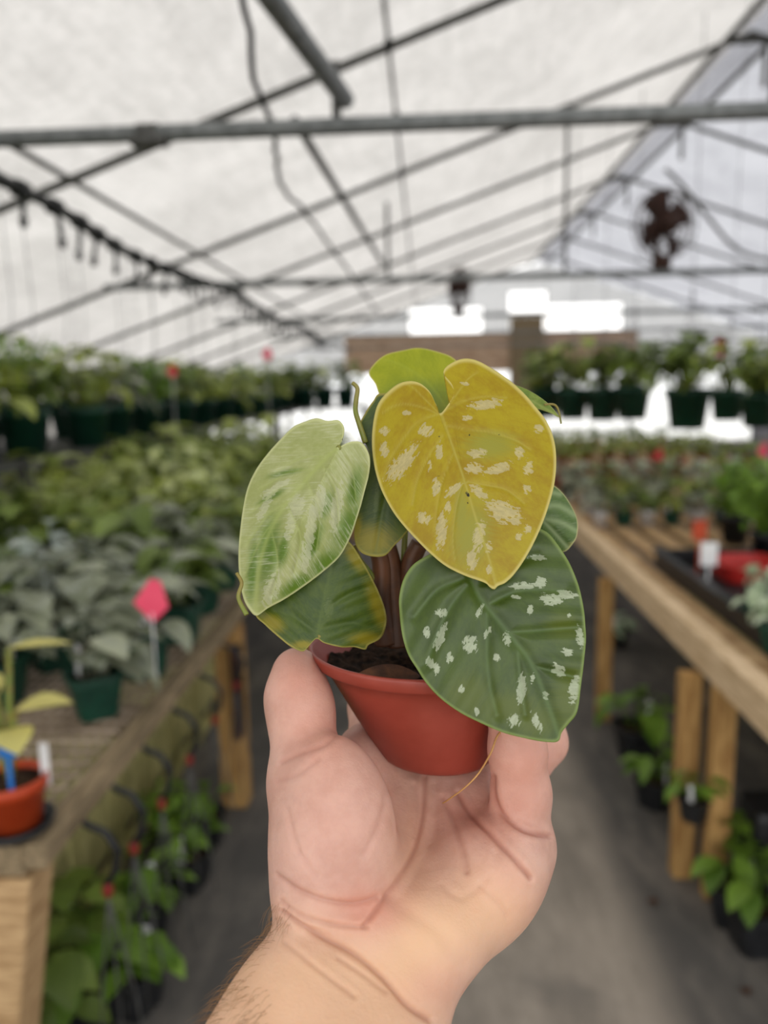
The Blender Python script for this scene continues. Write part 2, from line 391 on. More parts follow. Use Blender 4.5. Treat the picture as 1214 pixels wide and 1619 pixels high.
# long pipes along the house
def long_pipe(name, a, b, r, mat, label, cat='pipe'):
    o = MB().tube([a, b], r, 8).build(name, mat); tag(o, label, cat); return o
long_pipe('purlin_pipe', (-1.57, YN, roof_z(-1.57) - .02), (-1.57, YF - .05, roof_z(-1.57) - .02), 0.014, M['dark_steel'], 'light grey purlin pipe running lengthwise along the left roof slope')
root = empty('roof_wire', (0, 0, 0)); tag(root, 'thin dark tied wire running lengthwise near the middle of the roof', 'wire')
xw = -0.135; MB().tube([(xw, YN, roof_z(xw) - .03), (xw, YF - .1, roof_z(xw) - .03)], 0.0095, 6).build('wire', M['dark_steel'], root)
for y in (2.7, 3.53, 4.4, 5.49, 7.12, 8.9):
    MB().tube([(xw, y - .03, roof_z(xw) - .03), (xw, y + .03, roof_z(xw) - .03)], 0.02, 8).build('clip', M['black_plastic'], root)
# electrical cable, wavy
cp = [(372, -90, 1.75), (385, 0, 1.95), (395, 60, 2.05), (400, 115, 2.15), (414, 160, 2.25), (430, 200, 2.35), (437, 245, 2.7), (446, 295, 3.2), (490, 345, 3.66), (525, 395, 4.3), (545, 420, 4.75), (580, 470, 6.2), (610, 510, 8.3)]
pts = smooth_curve([tuple(atY(*p)) for p in cp], 90)
o = MB().tube([tuple(p + np.array((0.004 * math.sin(i * 1.9), 0, 0.004 * math.cos(i * 1.3)))) for i, p in enumerate(pts)], 0.0085, 8).build('electric_cable', M['hose'])
tag(o, 'loose wavy black cable hanging under the middle of the roof', 'cable')
cp = [(1052, 268, 4.7), (1080, 295, 4.75), (1120, 345, 4.9), (1160, 390, 5.1), (1200, 408, 5.3), (1260, 415, 5.5)]
o = MB().tube([tuple(p) for p in smooth_curve([tuple(atY(*p)) for p in cp], 30)], 0.012, 8).build('electric_cable', M['dark_steel'])
tag(o, 'drooping cable curving down beside the larger fan', 'cable')

# irrigation hose with drippers
root = empty('drip_line', (0, 0, 0)); tag(root, 'sagging black irrigation hose with hanging drippers along the left side', 'irrigation hose')
hp = []
for t in np.linspace(0, 1, 90):
    y = 0.6 + 13.4 * t
    k = (y - 2.28) / 3.1; sag = 0.05 * math.sin(PI * (k % 1.0)) ** 2
    hp.append((-1.30 + 0.012 * math.sin(5 * y), y, EYE + 0.655 - sag))
MB().tube(hp, [0.019 + .006 * max(0, math.sin(i * 1.7)) ** 3 for i in range(len(hp))], 8).build('hose', M['hose'], root)
for i in range(44):
    y = 1.75 + 0.2 * i + 0.05 * rng.random()
    k = (y - 2.28) / 3.1; z = EYE + 0.655 - 0.05 * math.sin(PI * (k % 1.0)) ** 2; x = -1.30 + 0.012 * math.sin(5 * y)
    L = 0.07 + 0.04 * rng.random(); dx = 0.03 * (rng.random() - .5)
    mb = MB(); mb.tube([(x, y, z), (x + dx, y + .01, z - L * .5), (x + dx * 1.6, y, z - L)], [.010, .009, .008], 6)
    mb.tube([(x + dx * 1.6, y, z - L), (x + dx * 1.6, y, z - L - .03)], [.015, .012], 6); mb.tube([(x, y - .025, z), (x, y + .025, z)], .031, 8)
    mb.build('dripper', M['hose'], root)
for i in range(26):
    y = 1.7 + 0.16 * i; x = -1.33 + 0.1 * (rng.random() - .5)
    MB().tube([(x, y, EYE + .63), (x + .02 * rng.random(), y, EYE + .3), (x - .02 * rng.random(), y, EYE + 0.02)], 0.0016, 5).build('drop_tube', M['galv'], root)

# circulation fans
def fan(loc, D, yaw, label):
    root = empty('circulation_fan', loc, yaw); tag(root, label, 'fan', 'roof circulation fans')
    mb = MB()
    for k, rr in enumerate((1.0, 0.8, 0.6, 0.4)):
        for yy in ((-.06, .06) if k else (-.05, 0, .05)):
            mb.tube([(D / 2 * rr * math.cos(w), yy * (1.15 - .2 * (1 - rr)), D / 2 * rr * math.sin(w)) for w in np.linspace(0, 2 * PI, 33)], 0.003 if k else 0.005, 5, cap=False)
    for w in np.linspace(0, 2 * PI, 16, endpoint=False):
        c, s_ = math.cos(w), math.sin(w)
        mb.tube([(.03 * c, -.08, .03 * s_), (D / 2 * c, -.05, D / 2 * s_), (D / 2 * c, .05, D / 2 * s_), (.03 * c, .08, .03 * s_)], 0.0025, 4)
    mb.build('cage', M['rust'], root)
    for k in range(4):
        w = 2 * PI * k / 4 + .5; V, F = [], []
        for i in range(6):
            r = .04 + (D / 2 - .045) * i / 5; hw = .045 + .075 * i / 5
            for sgn in (-1, 0, 1):
                a = w + sgn * hw / max(r, .05) * .8
                V.append((r * math.cos(a), sgn * .03, r * math.sin(a)))
        for i in range(5):
            for j in range(2): F.append((i * 3 + j, i * 3 + j + 1, i * 3 + j + 4, i * 3 + j + 3))
        b = mesh_obj('blade', V, F, M['rust'], root); sm = b.modifiers.new('s', 'SOLIDIFY'); sm.thickness = .004
    MB().lathe([(0, -.12), (.055, -.115), (.065, -.05), (.065, .07), (.04, .1), (0, .105)], 16).build('motor', M['rust'], root).rotation_euler = (PI / 2, 0, 0)
    mb = MB(); mb.box((-.05, -.03, -D / 2 - .07), (.05, .06, -D / 2 + .02), .01); mb.tube([(0, .07, 0), (0, .07, -D / 2 - .02)], .022, 8); mb.build('mount', M['rust'], root)
    return root
zf = ZC + .0225 + .07
f1 = atY(1050, 372, 5.4)
fan((f1.x, 5.4, zf + .0 + .215), 0.43, math.radians(25), 'larger rusty brown caged fan standing on a cross pipe at right')
f2 = atY(727, 415, 8.3)
fan((f2.x, 8.3, ZC + .0225 + .07 + .2), 0.40, math.radians(70), 'small brown fan standing on a farther cross pipe above the yellow leaf')

# ------------------------------------------------------------------ benches
def post(mb, x, y, w, d, z0, z1): mb.box((x - w / 2, y - d / 2, z0), (x + w / 2, y + d / 2, z1), .004)
HB = 0.755
# left bench
XB = -0.615
BY = atZ(70, 1338, HB).y; XB = atZ(70, 1338, HB).x; print('BENCH', BY, XB, atZ(385, 965, HB))
root = empty('plant_bench', (-1.3, BY, 0)); tag(root, 'long wire topped wooden bench along the left of the aisle', 'bench')
ox, oy = -1.3, BY
mb = MB(); mb.box((XB - .04 - ox, 0, HB - .045), (XB - ox, 6.5, HB), .004); mb.build('edge_rail', M['wood_old'], root, False)
mb = MB(); mb.box((-2.15 - ox, 0, HB - .06), (XB - .04 - ox, .035, HB - .004), .004); mb.build('end_rail', M['wood_old'], root, False)
# wire mesh deck
mb = MB()
for i in range(58):
    x = -2.14 - ox + i * (2.14 - .655) / 57; mb.box((x - .003, .03, HB - .012), (x + .003, 6.5, HB - .006))
for j in range(130):
    y = .04 + j * .05; mb.box((-2.14 - ox, y - .003, HB - .006), (XB - .05 - ox, y + .003, HB))
mb.build('wire_deck', M['wire'], root, False)
mb = MB()
for j in range(14): mb.box((-2.12 - ox, .1 + j * .48 - .02, HB - .075), (XB - .045 - ox, .1 + j * .48 + .02, HB - .013))
mb.build('cross_slats', M['wood_old'], root, False)
for x, y in ((-1.9, .05), (-.70, 1.42), (-1.9, 1.42), (-.70, 3.0), (-1.9, 3.0), (-.70, 4.6), (-.70, 6.3)):
    mb = MB(); post(mb, x - ox, y + .03, .09, .09, 0, HB - .08); mb.build('leg', M['wood_post'], root, False)
mb = MB(); mb.box((-.05, -.02, 0), (.05, .07, HB - .06), .004, Matrix(((1, 0, .17, XB - .075 - ox - .17 * (HB - .06)), (0, 1, 0, .01), (0, 0, 1, 0), (0, 0, 0, 1)))); mb.build('leg', M['wood'], root, False)
mb = MB(); mb.box((-.68 - ox, 1.37, .28), (-.655 - ox, 1.45, .62)); mb.build('rust_strap', M['rust'], root, False)

# wall shelf on the left
root = empty('raised_shelf', (-2.1, 1.9, 0)); tag(root, 'raised shelf carrying a row of plants behind the left bench', 'shelf')
mb = MB(); mb.box((-.62, 0, 1.16), (.28, 12.0, 1.19)); mb.build('deck', M['dark_steel'], root, False)
for y in (.1, 1.6, 3.1, 4.6, 6.1, 7.6, 8.9, 10.4, 11.9):
    for xx in (.22, -.58):
        mb = MB(); post(mb, xx, y, .05, .05, 0, 1.16); mb.build('support', M['dark_steel'], root, False)

# right bench
XRB = 0.80
root = empty('plant_bench', (1.7, 1.0, 0)); tag(root, 'wooden bench with a pale lumber rail at right of the aisle', 'bench')
ox, oy = 1.7, 1.0
mb = MB(); mb.box((XRB - .012 - ox, 0, HB - .085), (XRB + .045 - ox, 9.2, HB + .02), .005); mb.build('edge_rail', M['wood_rail'], root, False)
mb = MB()
for i in range(15):
    x = XRB + .052 - ox + i * .138; mb.box((x, .05, HB - .03), (x + .088, 9.2, HB - .012))
mb.build('deck', M['wood'], root, False)
mb = MB()
for j in range(10): mb.box((XRB + .045 - ox, .2 + j * .95, HB - .1), (2.9 - ox, .24 + j * .95, HB - .031))
mb.build('joists', M['wood_old'], root, False)
for x, y in ((2.7, 1.3), (.775, 2.2), (.835, 2.10), (2.7, 2.3), (.79, 3.32), (.82, 5.2), (.82, 7.2)):
    mb = MB(); post(mb, x - ox, y - oy, .062, .05, 0.0, HB - .101); mb.build('leg', M['wood_post'], root, False)

# panel of vertical wires under the left bench
root = empty('wire_panel', (-1.0, 2.0, 0)); tag(root, 'olive green panel of upright wires standing under the left bench', 'panel')
mb = MB()
for i in range(40): mb.tube([(.04 * math.sin(i), -.45 + i * .045, 0), (.03 * math.sin(i * 2.1), -.45 + i * .045, .64)], .004, 5)
mb.build('wires', M['olive'], root)
mb = MB(); mb.box((-.02, -.47, .62), (.02, 1.35, .645)); mb.box((-.02, -.47, .0), (.02, 1.35, .02)); mb.build('frame', M['olive'], root, False)
root = empty('storage_board', (-1.08, 1.62, 0)); tag(root, 'tall dull olive board standing upright behind the wire panel', 'board')
mb = MB(); mb.box((0, -.0, 0), (.03, 2.4, .64), .004); mb.build('board', M['olive'], root, False)

root = empty('wire_panel', (1.5, 1.9, 0)); tag(root, 'olive green panel of upright wires standing under the right bench', 'panel')
mb = MB()
for i in range(46): mb.tube([(.03 * math.sin(i), .06 * i, 0), (.03 * math.sin(i * 2.1), .06 * i, .6)], .004, 5)
mb.build('wires', M['olive'], root)
mb = MB(); mb.box((.02, -.03, 0), (.035, 2.75, .61)); mb.build('backing', M['olive'], root, False)

# hanging-basket hangers hooked under the left bench edge
def hanger(y, x, s, label):
    root = empty('basket_hanger', (x, y, HB - .05)); tag(root, label, 'hook', 'basket hangers under the left bench')
    MB().tube([(-.02 * s, 0, 0.0), (-.02 * s, 0, -.02), (.0, 0, -.045 * s), (.035 * s, 0, -.06 * s), (.058 * s, 0, -.1 * s), (.045 * s, 0, -.15 * s), (.03 * s, 0, -.17 * s)], .0075, 8).build('hook', M['black_plastic'], root)
    mb = MB(); mb.lathe([(.004, 0), (.010, -.008), (.011, -.026), (.005, -.034)], 10, (.03 * s, 0, -.165 * s)); mb.build('clip', M['red_clip'], root)
    for k in range(3):
        MB().tube([(.03 * s, 0, -.2 * s), (.03 * s + .03 * (k - 1), .01 * k, -.42), (.03 * s + .045 * (k - 1), .015 * k, -.60)], .0022, 5).build('wire', M['dark_steel'], root)
for i, y in enumerate((1.36, 1.5, 1.68, 1.9, 2.15, 2.42)):
    hanger(y, XB - .03 + 0.0, 1.0, ['black hook with red clip hanging at the near left bench corner', 'black hook with red clip, second along the left bench edge', 'black hook with red clip, third along the left bench edge', 'black hook with red clip, fourth along the left bench edge', 'black hook with red clip, fifth along the left bench edge', 'black hook with red clip, last along the left bench edge'][i])

# HERO

# ------------------------------------------------------------------ the hand: a continuous surface grown from a distance field
def surface_nets(F, o, h):
    """naive surface nets over the grid F (negative inside)"""
    nx, ny, nz = F.shape; ins = F < 0
    cs = np.zeros((nx - 1, ny - 1, nz - 1), np.int8)
    for i in (0, 1):
        for j in (0, 1):
            for k in (0, 1): cs += ins[i:nx - 1 + i, j:ny - 1 + j, k:nz - 1 + k]
    act = (cs > 0) & (cs < 8); idx = -np.ones(act.shape, np.int64); ii = np.argwhere(act); idx[act] = np.arange(len(ii))
    acc = np.zeros((len(ii), 3)); cnt = np.zeros(len(ii))
    corners = [(i, j, k) for i in (0, 1) for j in (0, 1) for k in (0, 1)]
    val = {c: F[ii[:, 0] + c[0], ii[:, 1] + c[1], ii[:, 2] + c[2]] for c in corners}
    for a in corners:
        for ax in range(3):
            if a[ax] == 1: continue
            b = list(a); b[ax] = 1; b = tuple(b); fa, fb = val[a], val[b]; m = (fa < 0) != (fb < 0)
            t = np.where(m, fa / np.where(m, fa - fb, 1), 0)
            p = np.zeros((len(ii), 3)); p[:] = a; p[:, ax] = t; acc[m] += p[m]; cnt[m] += 1
    V = (ii + acc / cnt[:, None]) * h + o
    faces = []
    for ax in range(3):
        u, v = (ax + 1) % 3, (ax + 2) % 3
        sl0 = [slice(1, n - 1) for n in F.shape]; sl1 = [slice(1, n - 1) for n in F.shape]
        sl0[ax] = slice(0, F.shape[ax] - 1); sl1[ax] = slice(1, F.shape[ax])
        a, b = ins[tuple(sl0)], ins[tuple(sl1)]; e = np.argwhere(a != b)
        base = e.copy(); base[:, u] += 1; base[:, v] += 1
        aa = a[tuple(e.T)]
        def cell(du, dv):
            c = base.copy(); c[:, u] -= du; c[:, v] -= dv; return idx[tuple(c.T)]
        q = np.stack([cell(1, 1), cell(0, 1), cell(0, 0), cell(1, 0)], 1)
        q[~aa] = q[~aa][:, ::-1]; faces.append(q)
    return V, np.concatenate(faces)

def hand_field():
    H = 0.00105
    prims = []
    def pt(p): return np.array(C(p[0], p[1], p[2]))
    def cone(a, b, k=0.006): prims.append(('c', pt(a), pt(b), a[3] * a[2] / FPX, b[3] * b[2] / FPX, k))
    def chain(L, k=0.006):
        for a, b in zip(L[:-1], L[1:]): cone(a, b, k)
    def ell(c, rx, ry, rz, rot=0.0, k=0.008, tilt=0.0):
        s = c[2] / FPX; Rm = np.array(Matrix.Rotation(math.radians(-rot), 3, 'Z') @ Matrix.Rotation(math.radians(tilt), 3, 'X'))
        prims.append(('e', pt(c), Rm, np.array((rx * s, ry * s, rz)), k))
    # forearm and wrist
    chain([(520, 1470, .262, 74), (455, 1620, .243, 90), (400, 1760, .228, 112), (330, 1950, .208, 150), (240, 2350, .178, 205), (-60, 3400, .12, 380), (-3100, 13600, .035, 1450)], .016)
    chain([(668, 1490, .270, 66), (628, 1560, .262, 72), (585, 1650, .25, 92), (540, 1760, .234, 118), (480, 1950, .212, 150), (400, 2350, .182, 210), (200, 3300, .13, 350), (-1900, 12200, .04, 1300)], .016)
    cone((560, 1490, .266, 70), (640, 1480, .268, 70), .014)
    # metacarpals
    cone((560, 1460, .268, 62), (592, 1205, .326, 44), .012)
    cone((610, 1460, .270, 60), (685, 1208, .334, 43), .012)
    cone((660, 1460, .274, 60), (768, 1236, .327, 42), .012)
    cone((700, 1470, .276, 58), (822, 1340, .296, 46), .012)
    cone((592, 1205, .326, 44), (768, 1236, .327, 42), .01)
    cone((700, 1225, .331, 40), (822, 1335, .296, 44), .01)
    # pads
    ell((533, 1312, .272), 93, 150, .022, -8, .010)
    ell((492, 1370, .266), 55, 95, .017, 0, .010)
    ell((768, 1398, .284), 84, 118, .019, 38, .010)
    ell((690, 1470, .272), 62, 86, .017, 40, .010)
    ell((700, 1262, .318), 105, 34, .011, 14, .008)
    # thumb
    chain([(500, 1400, .264, 66), (483, 1235, .279, 55), (476, 1128, .293, 49), (470, 1098, .297, 46), (469, 1062, .303, 38)], .006)
    # web between thumb and forefinger
    cone((500, 1240, .285, 40), (575, 1186, .318, 36), .012)
    # little finger
    chain([(824, 1330, .294, 46), (824, 1255, .292, 45), (818, 1186, .290, 44), (812, 1120, .289, 40), (802, 1078, .291, 35)], .004)
    # ring finger
    chain([(772, 1238, .327, 42), (830, 1205, .336, 38), (857, 1172, .340, 38), (848, 1120, .345, 35), (815, 1075, .345, 31)], .004)
    # middle and forefinger behind the pot
    chain([(685, 1208, .334, 43), (690, 1110, .364, 40), (698, 1050, .377, 36), (702, 1018, .376, 31)], .004)
    chain([(592, 1200, .326, 43), (592, 1118, .355, 40), (612, 1058, .372, 35), (638, 1030, .376, 31)], .004)
    lo = np.array((-.165, -.43, -.395)); hi = np.array((.085, -.045, .02))
    n = np.ceil((hi - lo) / H).astype(int) + 1
    F = np.full(tuple(n), 0.03, np.float32)
    ax = [lo[i] + np.arange(n[i]) * H for i in range(3)]
    def smin(a, b, k):
        h = np.clip(.5 + .5 * (b - a) / k, 0, 1); return b * (1 - h) + a * h - k * h * (1 - h)
    for p in prims:
        if p[0] == 'c':
            _, a, b, r1, r2, k = p; m = max(r1, r2) + k + .012; l = np.minimum(a, b) - m; u = np.maximum(a, b) + m
        else:
            _, c, Rm, rad, k = p; m = rad.max() + k + .012; l = c - m; u = c + m
        i0 = np.clip(((l - lo) / H).astype(int), 0, n); i1 = np.clip(((u - lo) / H).astype(int) + 1, 0, n)
        if (i1 <= i0).any(): continue
        X, Y, Z = np.meshgrid(ax[0][i0[0]:i1[0]], ax[1][i0[1]:i1[1]], ax[2][i0[2]:i1[2]], indexing='ij', sparse=True)
        if p[0] == 'c':
            d = b - a; L2 = d @ d
            t = np.clip(((X - a[0]) * d[0] + (Y - a[1]) * d[1] + (Z - a[2]) * d[2]) / L2, 0, 1)
            D = np.sqrt((X - a[0] - t * d[0]) ** 2 + (Y - a[1] - t * d[1]) ** 2 + (Z - a[2] - t * d[2]) ** 2) - (r1 + (r2 - r1) * t)
        else:
            q = [(X - c[0]) * Rm[0, i] + (Y - c[1]) * Rm[1, i] + (Z - c[2]) * Rm[2, i] for i in range(3)]
            k0 = np.sqrt(sum((q[i] / rad[i]) ** 2 for i in range(3))); k1 = np.sqrt(sum((q[i] / rad[i] ** 2) ** 2 for i in range(3)))
            D = k0 * (k0 - 1) / np.maximum(k1, 1e-6)
        sl = tuple(slice(i0[i], i1[i]) for i in range(3))
        F[sl] = smin(F[sl], D.astype(np.float32), k)
    return F, lo, H

CREASES = [  # palm lines (photo pixels), depth mm, width px, redness
    ([(672, 1228), (668, 1290), (652, 1350), (628, 1395), (600, 1432), (575, 1462)], .8, 4, .8),
    ([(660, 1225), (672, 1290), (655, 1360), (625, 1410)], 1.6, 22, .12),
    ([(437, 1385), (470, 1408), (515, 1424), (560, 1428), (598, 1418)], .8, 4, .5),
    ([(437, 1390), (470, 1413), (515, 1430), (560, 1434), (610, 1418)], 1.0, 16, .1),
    ([(445, 1425), (480, 1448), (530, 1462), (580, 1466)], .6, 4, .4),
    ([(724, 1254), (742, 1285), (775, 1318), (805, 1350), (838, 1388)], 1.0, 4, .9),
    ([(720, 1245), (745, 1290), (790, 1340)], 1.2, 16, .15),
    ([(780, 1228), (783, 1262), (798, 1292), (828, 1314), (868, 1322)], 1.0, 4, .8),
    ([(700, 1262), (718, 1300), (732, 1345), (738, 1378)], .6, 5, .4),
    ([(688, 1240), (690, 1285), (682, 1330)], .7, 9, .1),
    ([(655, 1240), (662, 1275), (655, 1320)], .4, 4, .3),
    ([(448, 1440), (500, 1475), (560, 1508), (605, 1545), (645, 1588), (680, 1612)], .9, 4, .8),
    ([(500, 1475), (560, 1508), (605, 1545), (645, 1588), (680, 1612)], 1.2, 14, .1),
    ([(450, 1490), (500, 1530), (560, 1575)], .4, 4, .3),
    ([(535, 1515), (580, 1545), (610, 1568)], .4, 4, .3),
    ([(446, 1205), (478, 1190), (512, 1178), (536, 1160)], .5, 4, .4),
    ([(440, 1235), (470, 1225), (505, 1200)], .3, 4, .3),
    ([(455, 1280), (470, 1340), (500, 1385)], .3, 4, .15), ([(610, 1250), (600, 1300), (575, 1350)], .35, 5, .15), ([(760, 1400), (790, 1430), (800, 1450)], .3, 4, .15),
    ([(640, 1440), (690, 1470), (730, 1520)], .5, 12, .05), ([(770, 1390), (730, 1420), (700, 1400)], .3, 6, .1),
]
def poly_dist(P, L):
    best = np.full(len(P), 1e9); L = np.array(smooth_curve(L, 24))
    for a, b in zip(L[:-1], L[1:]):
        d = b - a; t = np.clip(((P - a) @ d) / (d @ d), 0, 1); best = np.minimum(best, np.linalg.norm(P - a - t[:, None] * d, axis=1))
    return best

def relax(V, F, it, lam=0.5):
    e = np.concatenate([F[:, [0, 1]], F[:, [1, 2]], F[:, [2, 3]], F[:, [3, 0]]]); n = len(V)
    for _ in range(it):
        acc = np.zeros_like(V); c = np.bincount(e[:, 0], minlength=n) + np.bincount(e[:, 1], minlength=n)
        for k in range(3): acc[:, k] = np.bincount(e[:, 0], V[e[:, 1], k], n) + np.bincount(e[:, 1], V[e[:, 0], k], n)
        V = V + lam * (acc / np.maximum(c, 1)[:, None] - V)
    return V

def vnormals(V, F):
    a = np.cross(V[F[:, 2]] - V[F[:, 0]], V[F[:, 3]] - V[F[:, 1]]); N = np.zeros_like(V)
    for k in range(4):
        for j in range(3): N[:, j] += np.bincount(F[:, k], a[:, j], len(V))
    return N / np.maximum(np.linalg.norm(N, axis=1), 1e-12)[:, None]

Fd, glo, gh = hand_field()
HV, HF = surface_nets(Fd, glo, gh); HV = relax(HV, HF, 4, .5)
def split_quads(V, F):
    E = np.sort(np.concatenate([F[:, [0, 1]], F[:, [1, 2]], F[:, [2, 3]], F[:, [3, 0]]]), 1); U, inv = np.unique(E, axis=0, return_inverse=True); inv = inv.ravel()
    n, m, f = len(V), len(U), len(F); V2 = np.concatenate([V, V[U].mean(1), V[F].mean(1)])
    e = [n + inv[i * f:(i + 1) * f] for i in range(4)]; c = n + m + np.arange(f)
    return V2, np.concatenate([np.stack(q, 1) for q in ((F[:, 0], e[0], c, e[3]), (e[0], F[:, 1], e[1], c), (c, e[1], F[:, 2], e[2]), (e[3], c, e[2], F[:, 3]))])
HV, HF = split_quads(HV, HF); HV = relax(HV, HF, 3, .5)
HN = vnormals(HV, HF)
px = CX + HV[:, 0] / -HV[:, 2] * FPX; py = CY - HV[:, 1] / -HV[:, 2] * FPX; PX = np.stack([px, py], 1)
facing = np.clip(-(HN * HV).sum(1) / np.linalg.norm(HV, axis=1) * 4, 0, 1)
cre = np.zeros(len(HV)); disp = np.zeros(len(HV))
for L, mm, w, rd_ in CREASES:
    d = poly_dist(PX, L); g = np.exp(-(d / w) ** 2) * facing; cre = np.maximum(cre, g * rd_); disp -= g * mm * 0.001 * .85
    disp += np.exp(-((d - 2.4 * w) / (1.5 * w)) ** 2) * facing * mm * 0.0003
HV = HV + HN * disp[:, None]; HV = relax(HV, HF, 1, .25)
def blob(cx_, cy_, rx, ry): return np.exp(-((px - cx_) / rx) ** 2 - ((py - cy_) / ry) ** 2)
red = np.clip(.8 * blob(580, 1440, 60, 40) + .7 * blob(475, 1060, 60, 50) + .5 * blob(500, 1160, 60, 50) + .55 * blob(760, 1290, 90, 50) + .6 * blob(830, 1190, 80, 80) + .3 * blob(540, 1290, 110, 130) + .25 * blob(800, 1400, 60, 60) + .35 * blob(680, 1560, 50, 40), 0, 1)
yel = np.clip((py - 1400) / 130, 0, 1) * np.clip((760 - px) / 120, 0.25, 1) + .5 * blob(650, 1350, 40, 110) + .9 * blob(770, 1430, 80, 70) + .6 * blob(690, 1480, 70, 60)

def skin_material():
    k = NT('skin'); co = k.n('ShaderNodeTexCoord').outputs['Object']
    n1 = k.noise(co, 70, 5, 0.6); n2 = k.noise(co, 900, 3, 0.6); n3 = k.noise(co, 260, 4, .6)
    c = k.mix(k.step(n1, .35, .65), srgb(194, 152, 136), srgb(208, 168, 152))
    c = k.mix(k.math('MULTIPLY', k.attr('yellow'), .75, clamp=True), c, srgb(222, 180, 142))
    c = k.mix(k.math('MULTIPLY', k.attr('red'), .75, clamp=True), c, srgb(204, 134, 114))
    c = k.mix(k.math('MULTIPLY', k.attr('crease'), .5, clamp=True), c, srgb(150, 76, 56))
    bp = k.math('ADD', k.math('MULTIPLY', n2, .5), n3)
    p = k.pbsdf(c, .46, .4, bp, .38, .0007)
    p.inputs['Subsurface Weight'].default_value = .25; p.inputs['Subsurface Radius'].default_value = (1, .4, .2); p.inputs['Subsurface Scale'].default_value = .003
    return k.done(p)
M['skin'] = skin_material()
M['hair'] = simple('brown_arm_hair', srgb(120, 88, 58), srgb(158, 122, 84), 100, .5)
Rn = np.array(R)
def to_world(V): return np.asarray(V) @ Rn.T + np.array(CAMPOS)
hroot = empty('person', tuple(WP(560, 1500, .266)))
tag(hroot, "person's bare left hand and forearm holding up the small potted plant", 'person')
bpy.context.view_layer.update()
ho = np.array(hroot.location)
mesh_obj('hand_and_forearm', to_world(HV) - ho, HF, M['skin'], hroot, True, {'red': red, 'yellow': yel, 'crease': cre})
# nails on the backs of the thumb and finger tips
PC = np.array(C(665, 1090, .318))
def nail(a, b, PC=PC):
    A, B = np.array(C(*a[:3])), np.array(C(*b[:3])); ra, rb = a[3] * a[2] / FPX, b[3] * b[2] / FPX; ax = B - A; L = np.linalg.norm(ax); ax /= L
    out = (A + B) / 2 - PC; out -= ax * (out @ ax); out /= np.linalg.norm(out); sd = np.cross(ax, out); V, F = [], []
    for i in range(9):
        t = L * .45 + (L * .55 + rb * .55) * i / 8; r = (ra + (rb - ra) * min(t / L, 1)); r *= math.sqrt(max(.25, 1 - (max(0, t - L) / rb) ** 2)); w = .72 * (1 - .25 * abs(i / 4 - 1) ** 3)
        for j in range(9):
            an = (j / 4 - 1) * w; V.append(to_world((A + ax * t + (out * math.cos(an) + sd * math.sin(an)) * (r * 1.015))[None])[0] - ho)
    for i in range(8):
        for j in range(8): F.append((i * 9 + j, i * 9 + j + 1, i * 9 + j + 10, i * 9 + j + 9))
    o = mesh_obj('fingernail', V, F, M['nail'], hroot); m = o.modifiers.new('thickness', 'SOLIDIFY'); m.thickness = .0006; m.offset = 0
M['nail'] = simple('nail', srgb(226, 178, 162), None, 100, .3, .5)
nail((470, 1098, .297, 46), (469, 1062, .303, 38), np.array(C(520, 1080, .27))); nail((812, 1120, .289, 40), (802, 1078, .291, 35)); nail((848, 1120, .345, 35), (815, 1075, .345, 31))
nail((698, 1050, .377, 36), (702, 1018, .376, 31)); nail((612, 1058, .372, 35), (638, 1030, .376, 31))
# fine hair on the thumb side of the forearm
sel = np.where((px < 560) & (py > 1425) & (py < 1720) & ((HN[:, 0] < -.45) | ((px < 430) & (py > 1560))))[0]
pick = rng.choice(sel, min(900, len(sel)), replace=False); mb = MB()
down = np.array((-.35, -.75, .55)); HNw = HN
for i in pick:
    p = HV[i]; nn = HN[i]; t = down - nn * (down @ nn); t /= np.linalg.norm(t)
    L = rng.uniform(.004, .0095); j = rng.normal(0, .35, 3)
    a = nn * .55 + t * .6 + j * .3; b = nn * .25 + t + j * .6
    pts = [p - nn * .0003, p + a * L * .5, p + a * L * .5 + b * L * .5]
    mb.tube([Vector(to_world(q) - ho) for q in pts], [.00006, .00005, .00002], 3, cap=False)
mb.build('arm_hair', M['hair'], hroot)['kind'] = 'stuff'

# ------------------------------------------------------------------ the potted plant in the hand
PB, PT = np.array(C(690, 1188, .321)), np.array(C(655, 1022, .316))          # base and rim centres
axis = PT - PB; HP = np.linalg.norm(axis); axis /= HP
nrm = np.array((.02, axis[1], axis[2])); nrm /= np.linalg.norm(nrm)
side = np.cross(nrm, (0, 0, 1)); side /= np.linalg.norm(side); fw = np.cross(side, nrm)
RB, RT = .0238, .0434
proot = empty('potted_philodendron', tuple(to_world(PB)))
tag(proot, 'variegated heart leaved plant in a small terracotta plastic pot held in the hand', 'potted plant')
po = np.array(proot.location)
def lathe_axis(prof, n=72):
    V, F = [], []
    for r, z in prof:
        for k in range(n):
            w = 2 * PI * k / n; V.append(to_world(PB + axis * z + (side * math.cos(w) + fw * math.sin(w)) * r) - po)
    for i in range(len(prof) - 1):
        for k in range(n):
            k2 = (k + 1) % n; F.append((i * n + k, i * n + k2, (i + 1) * n + k2, (i + 1) * n + k))
    return V, F
def rad(z): return RB + (RT - .0022 - RB) * z / HP
prof = [(0.0001, .002), (RB - .006, .002), (RB - .005, 0), (RB - .001, 0), (RB, .001)] + [(rad(z), z) for z in np.linspace(.003, HP - .006, 8)]
prof += [(RT - .0016, HP - .0058), (RT - .0006, HP - .0048), (RT, HP - .001), (RT - .0003, HP), (RT - .0013, HP + .0002), (RT - .0018, HP - .001), (rad(HP - .012) - .0013, HP - .012), (rad(.01) - .0013, .01), (.0001, .01)]
k = NT('small_pot_plastic'); co = k.n('ShaderNodeTexCoord').outputs['Object']; nz = k.noise(co, 60, 4, .6)
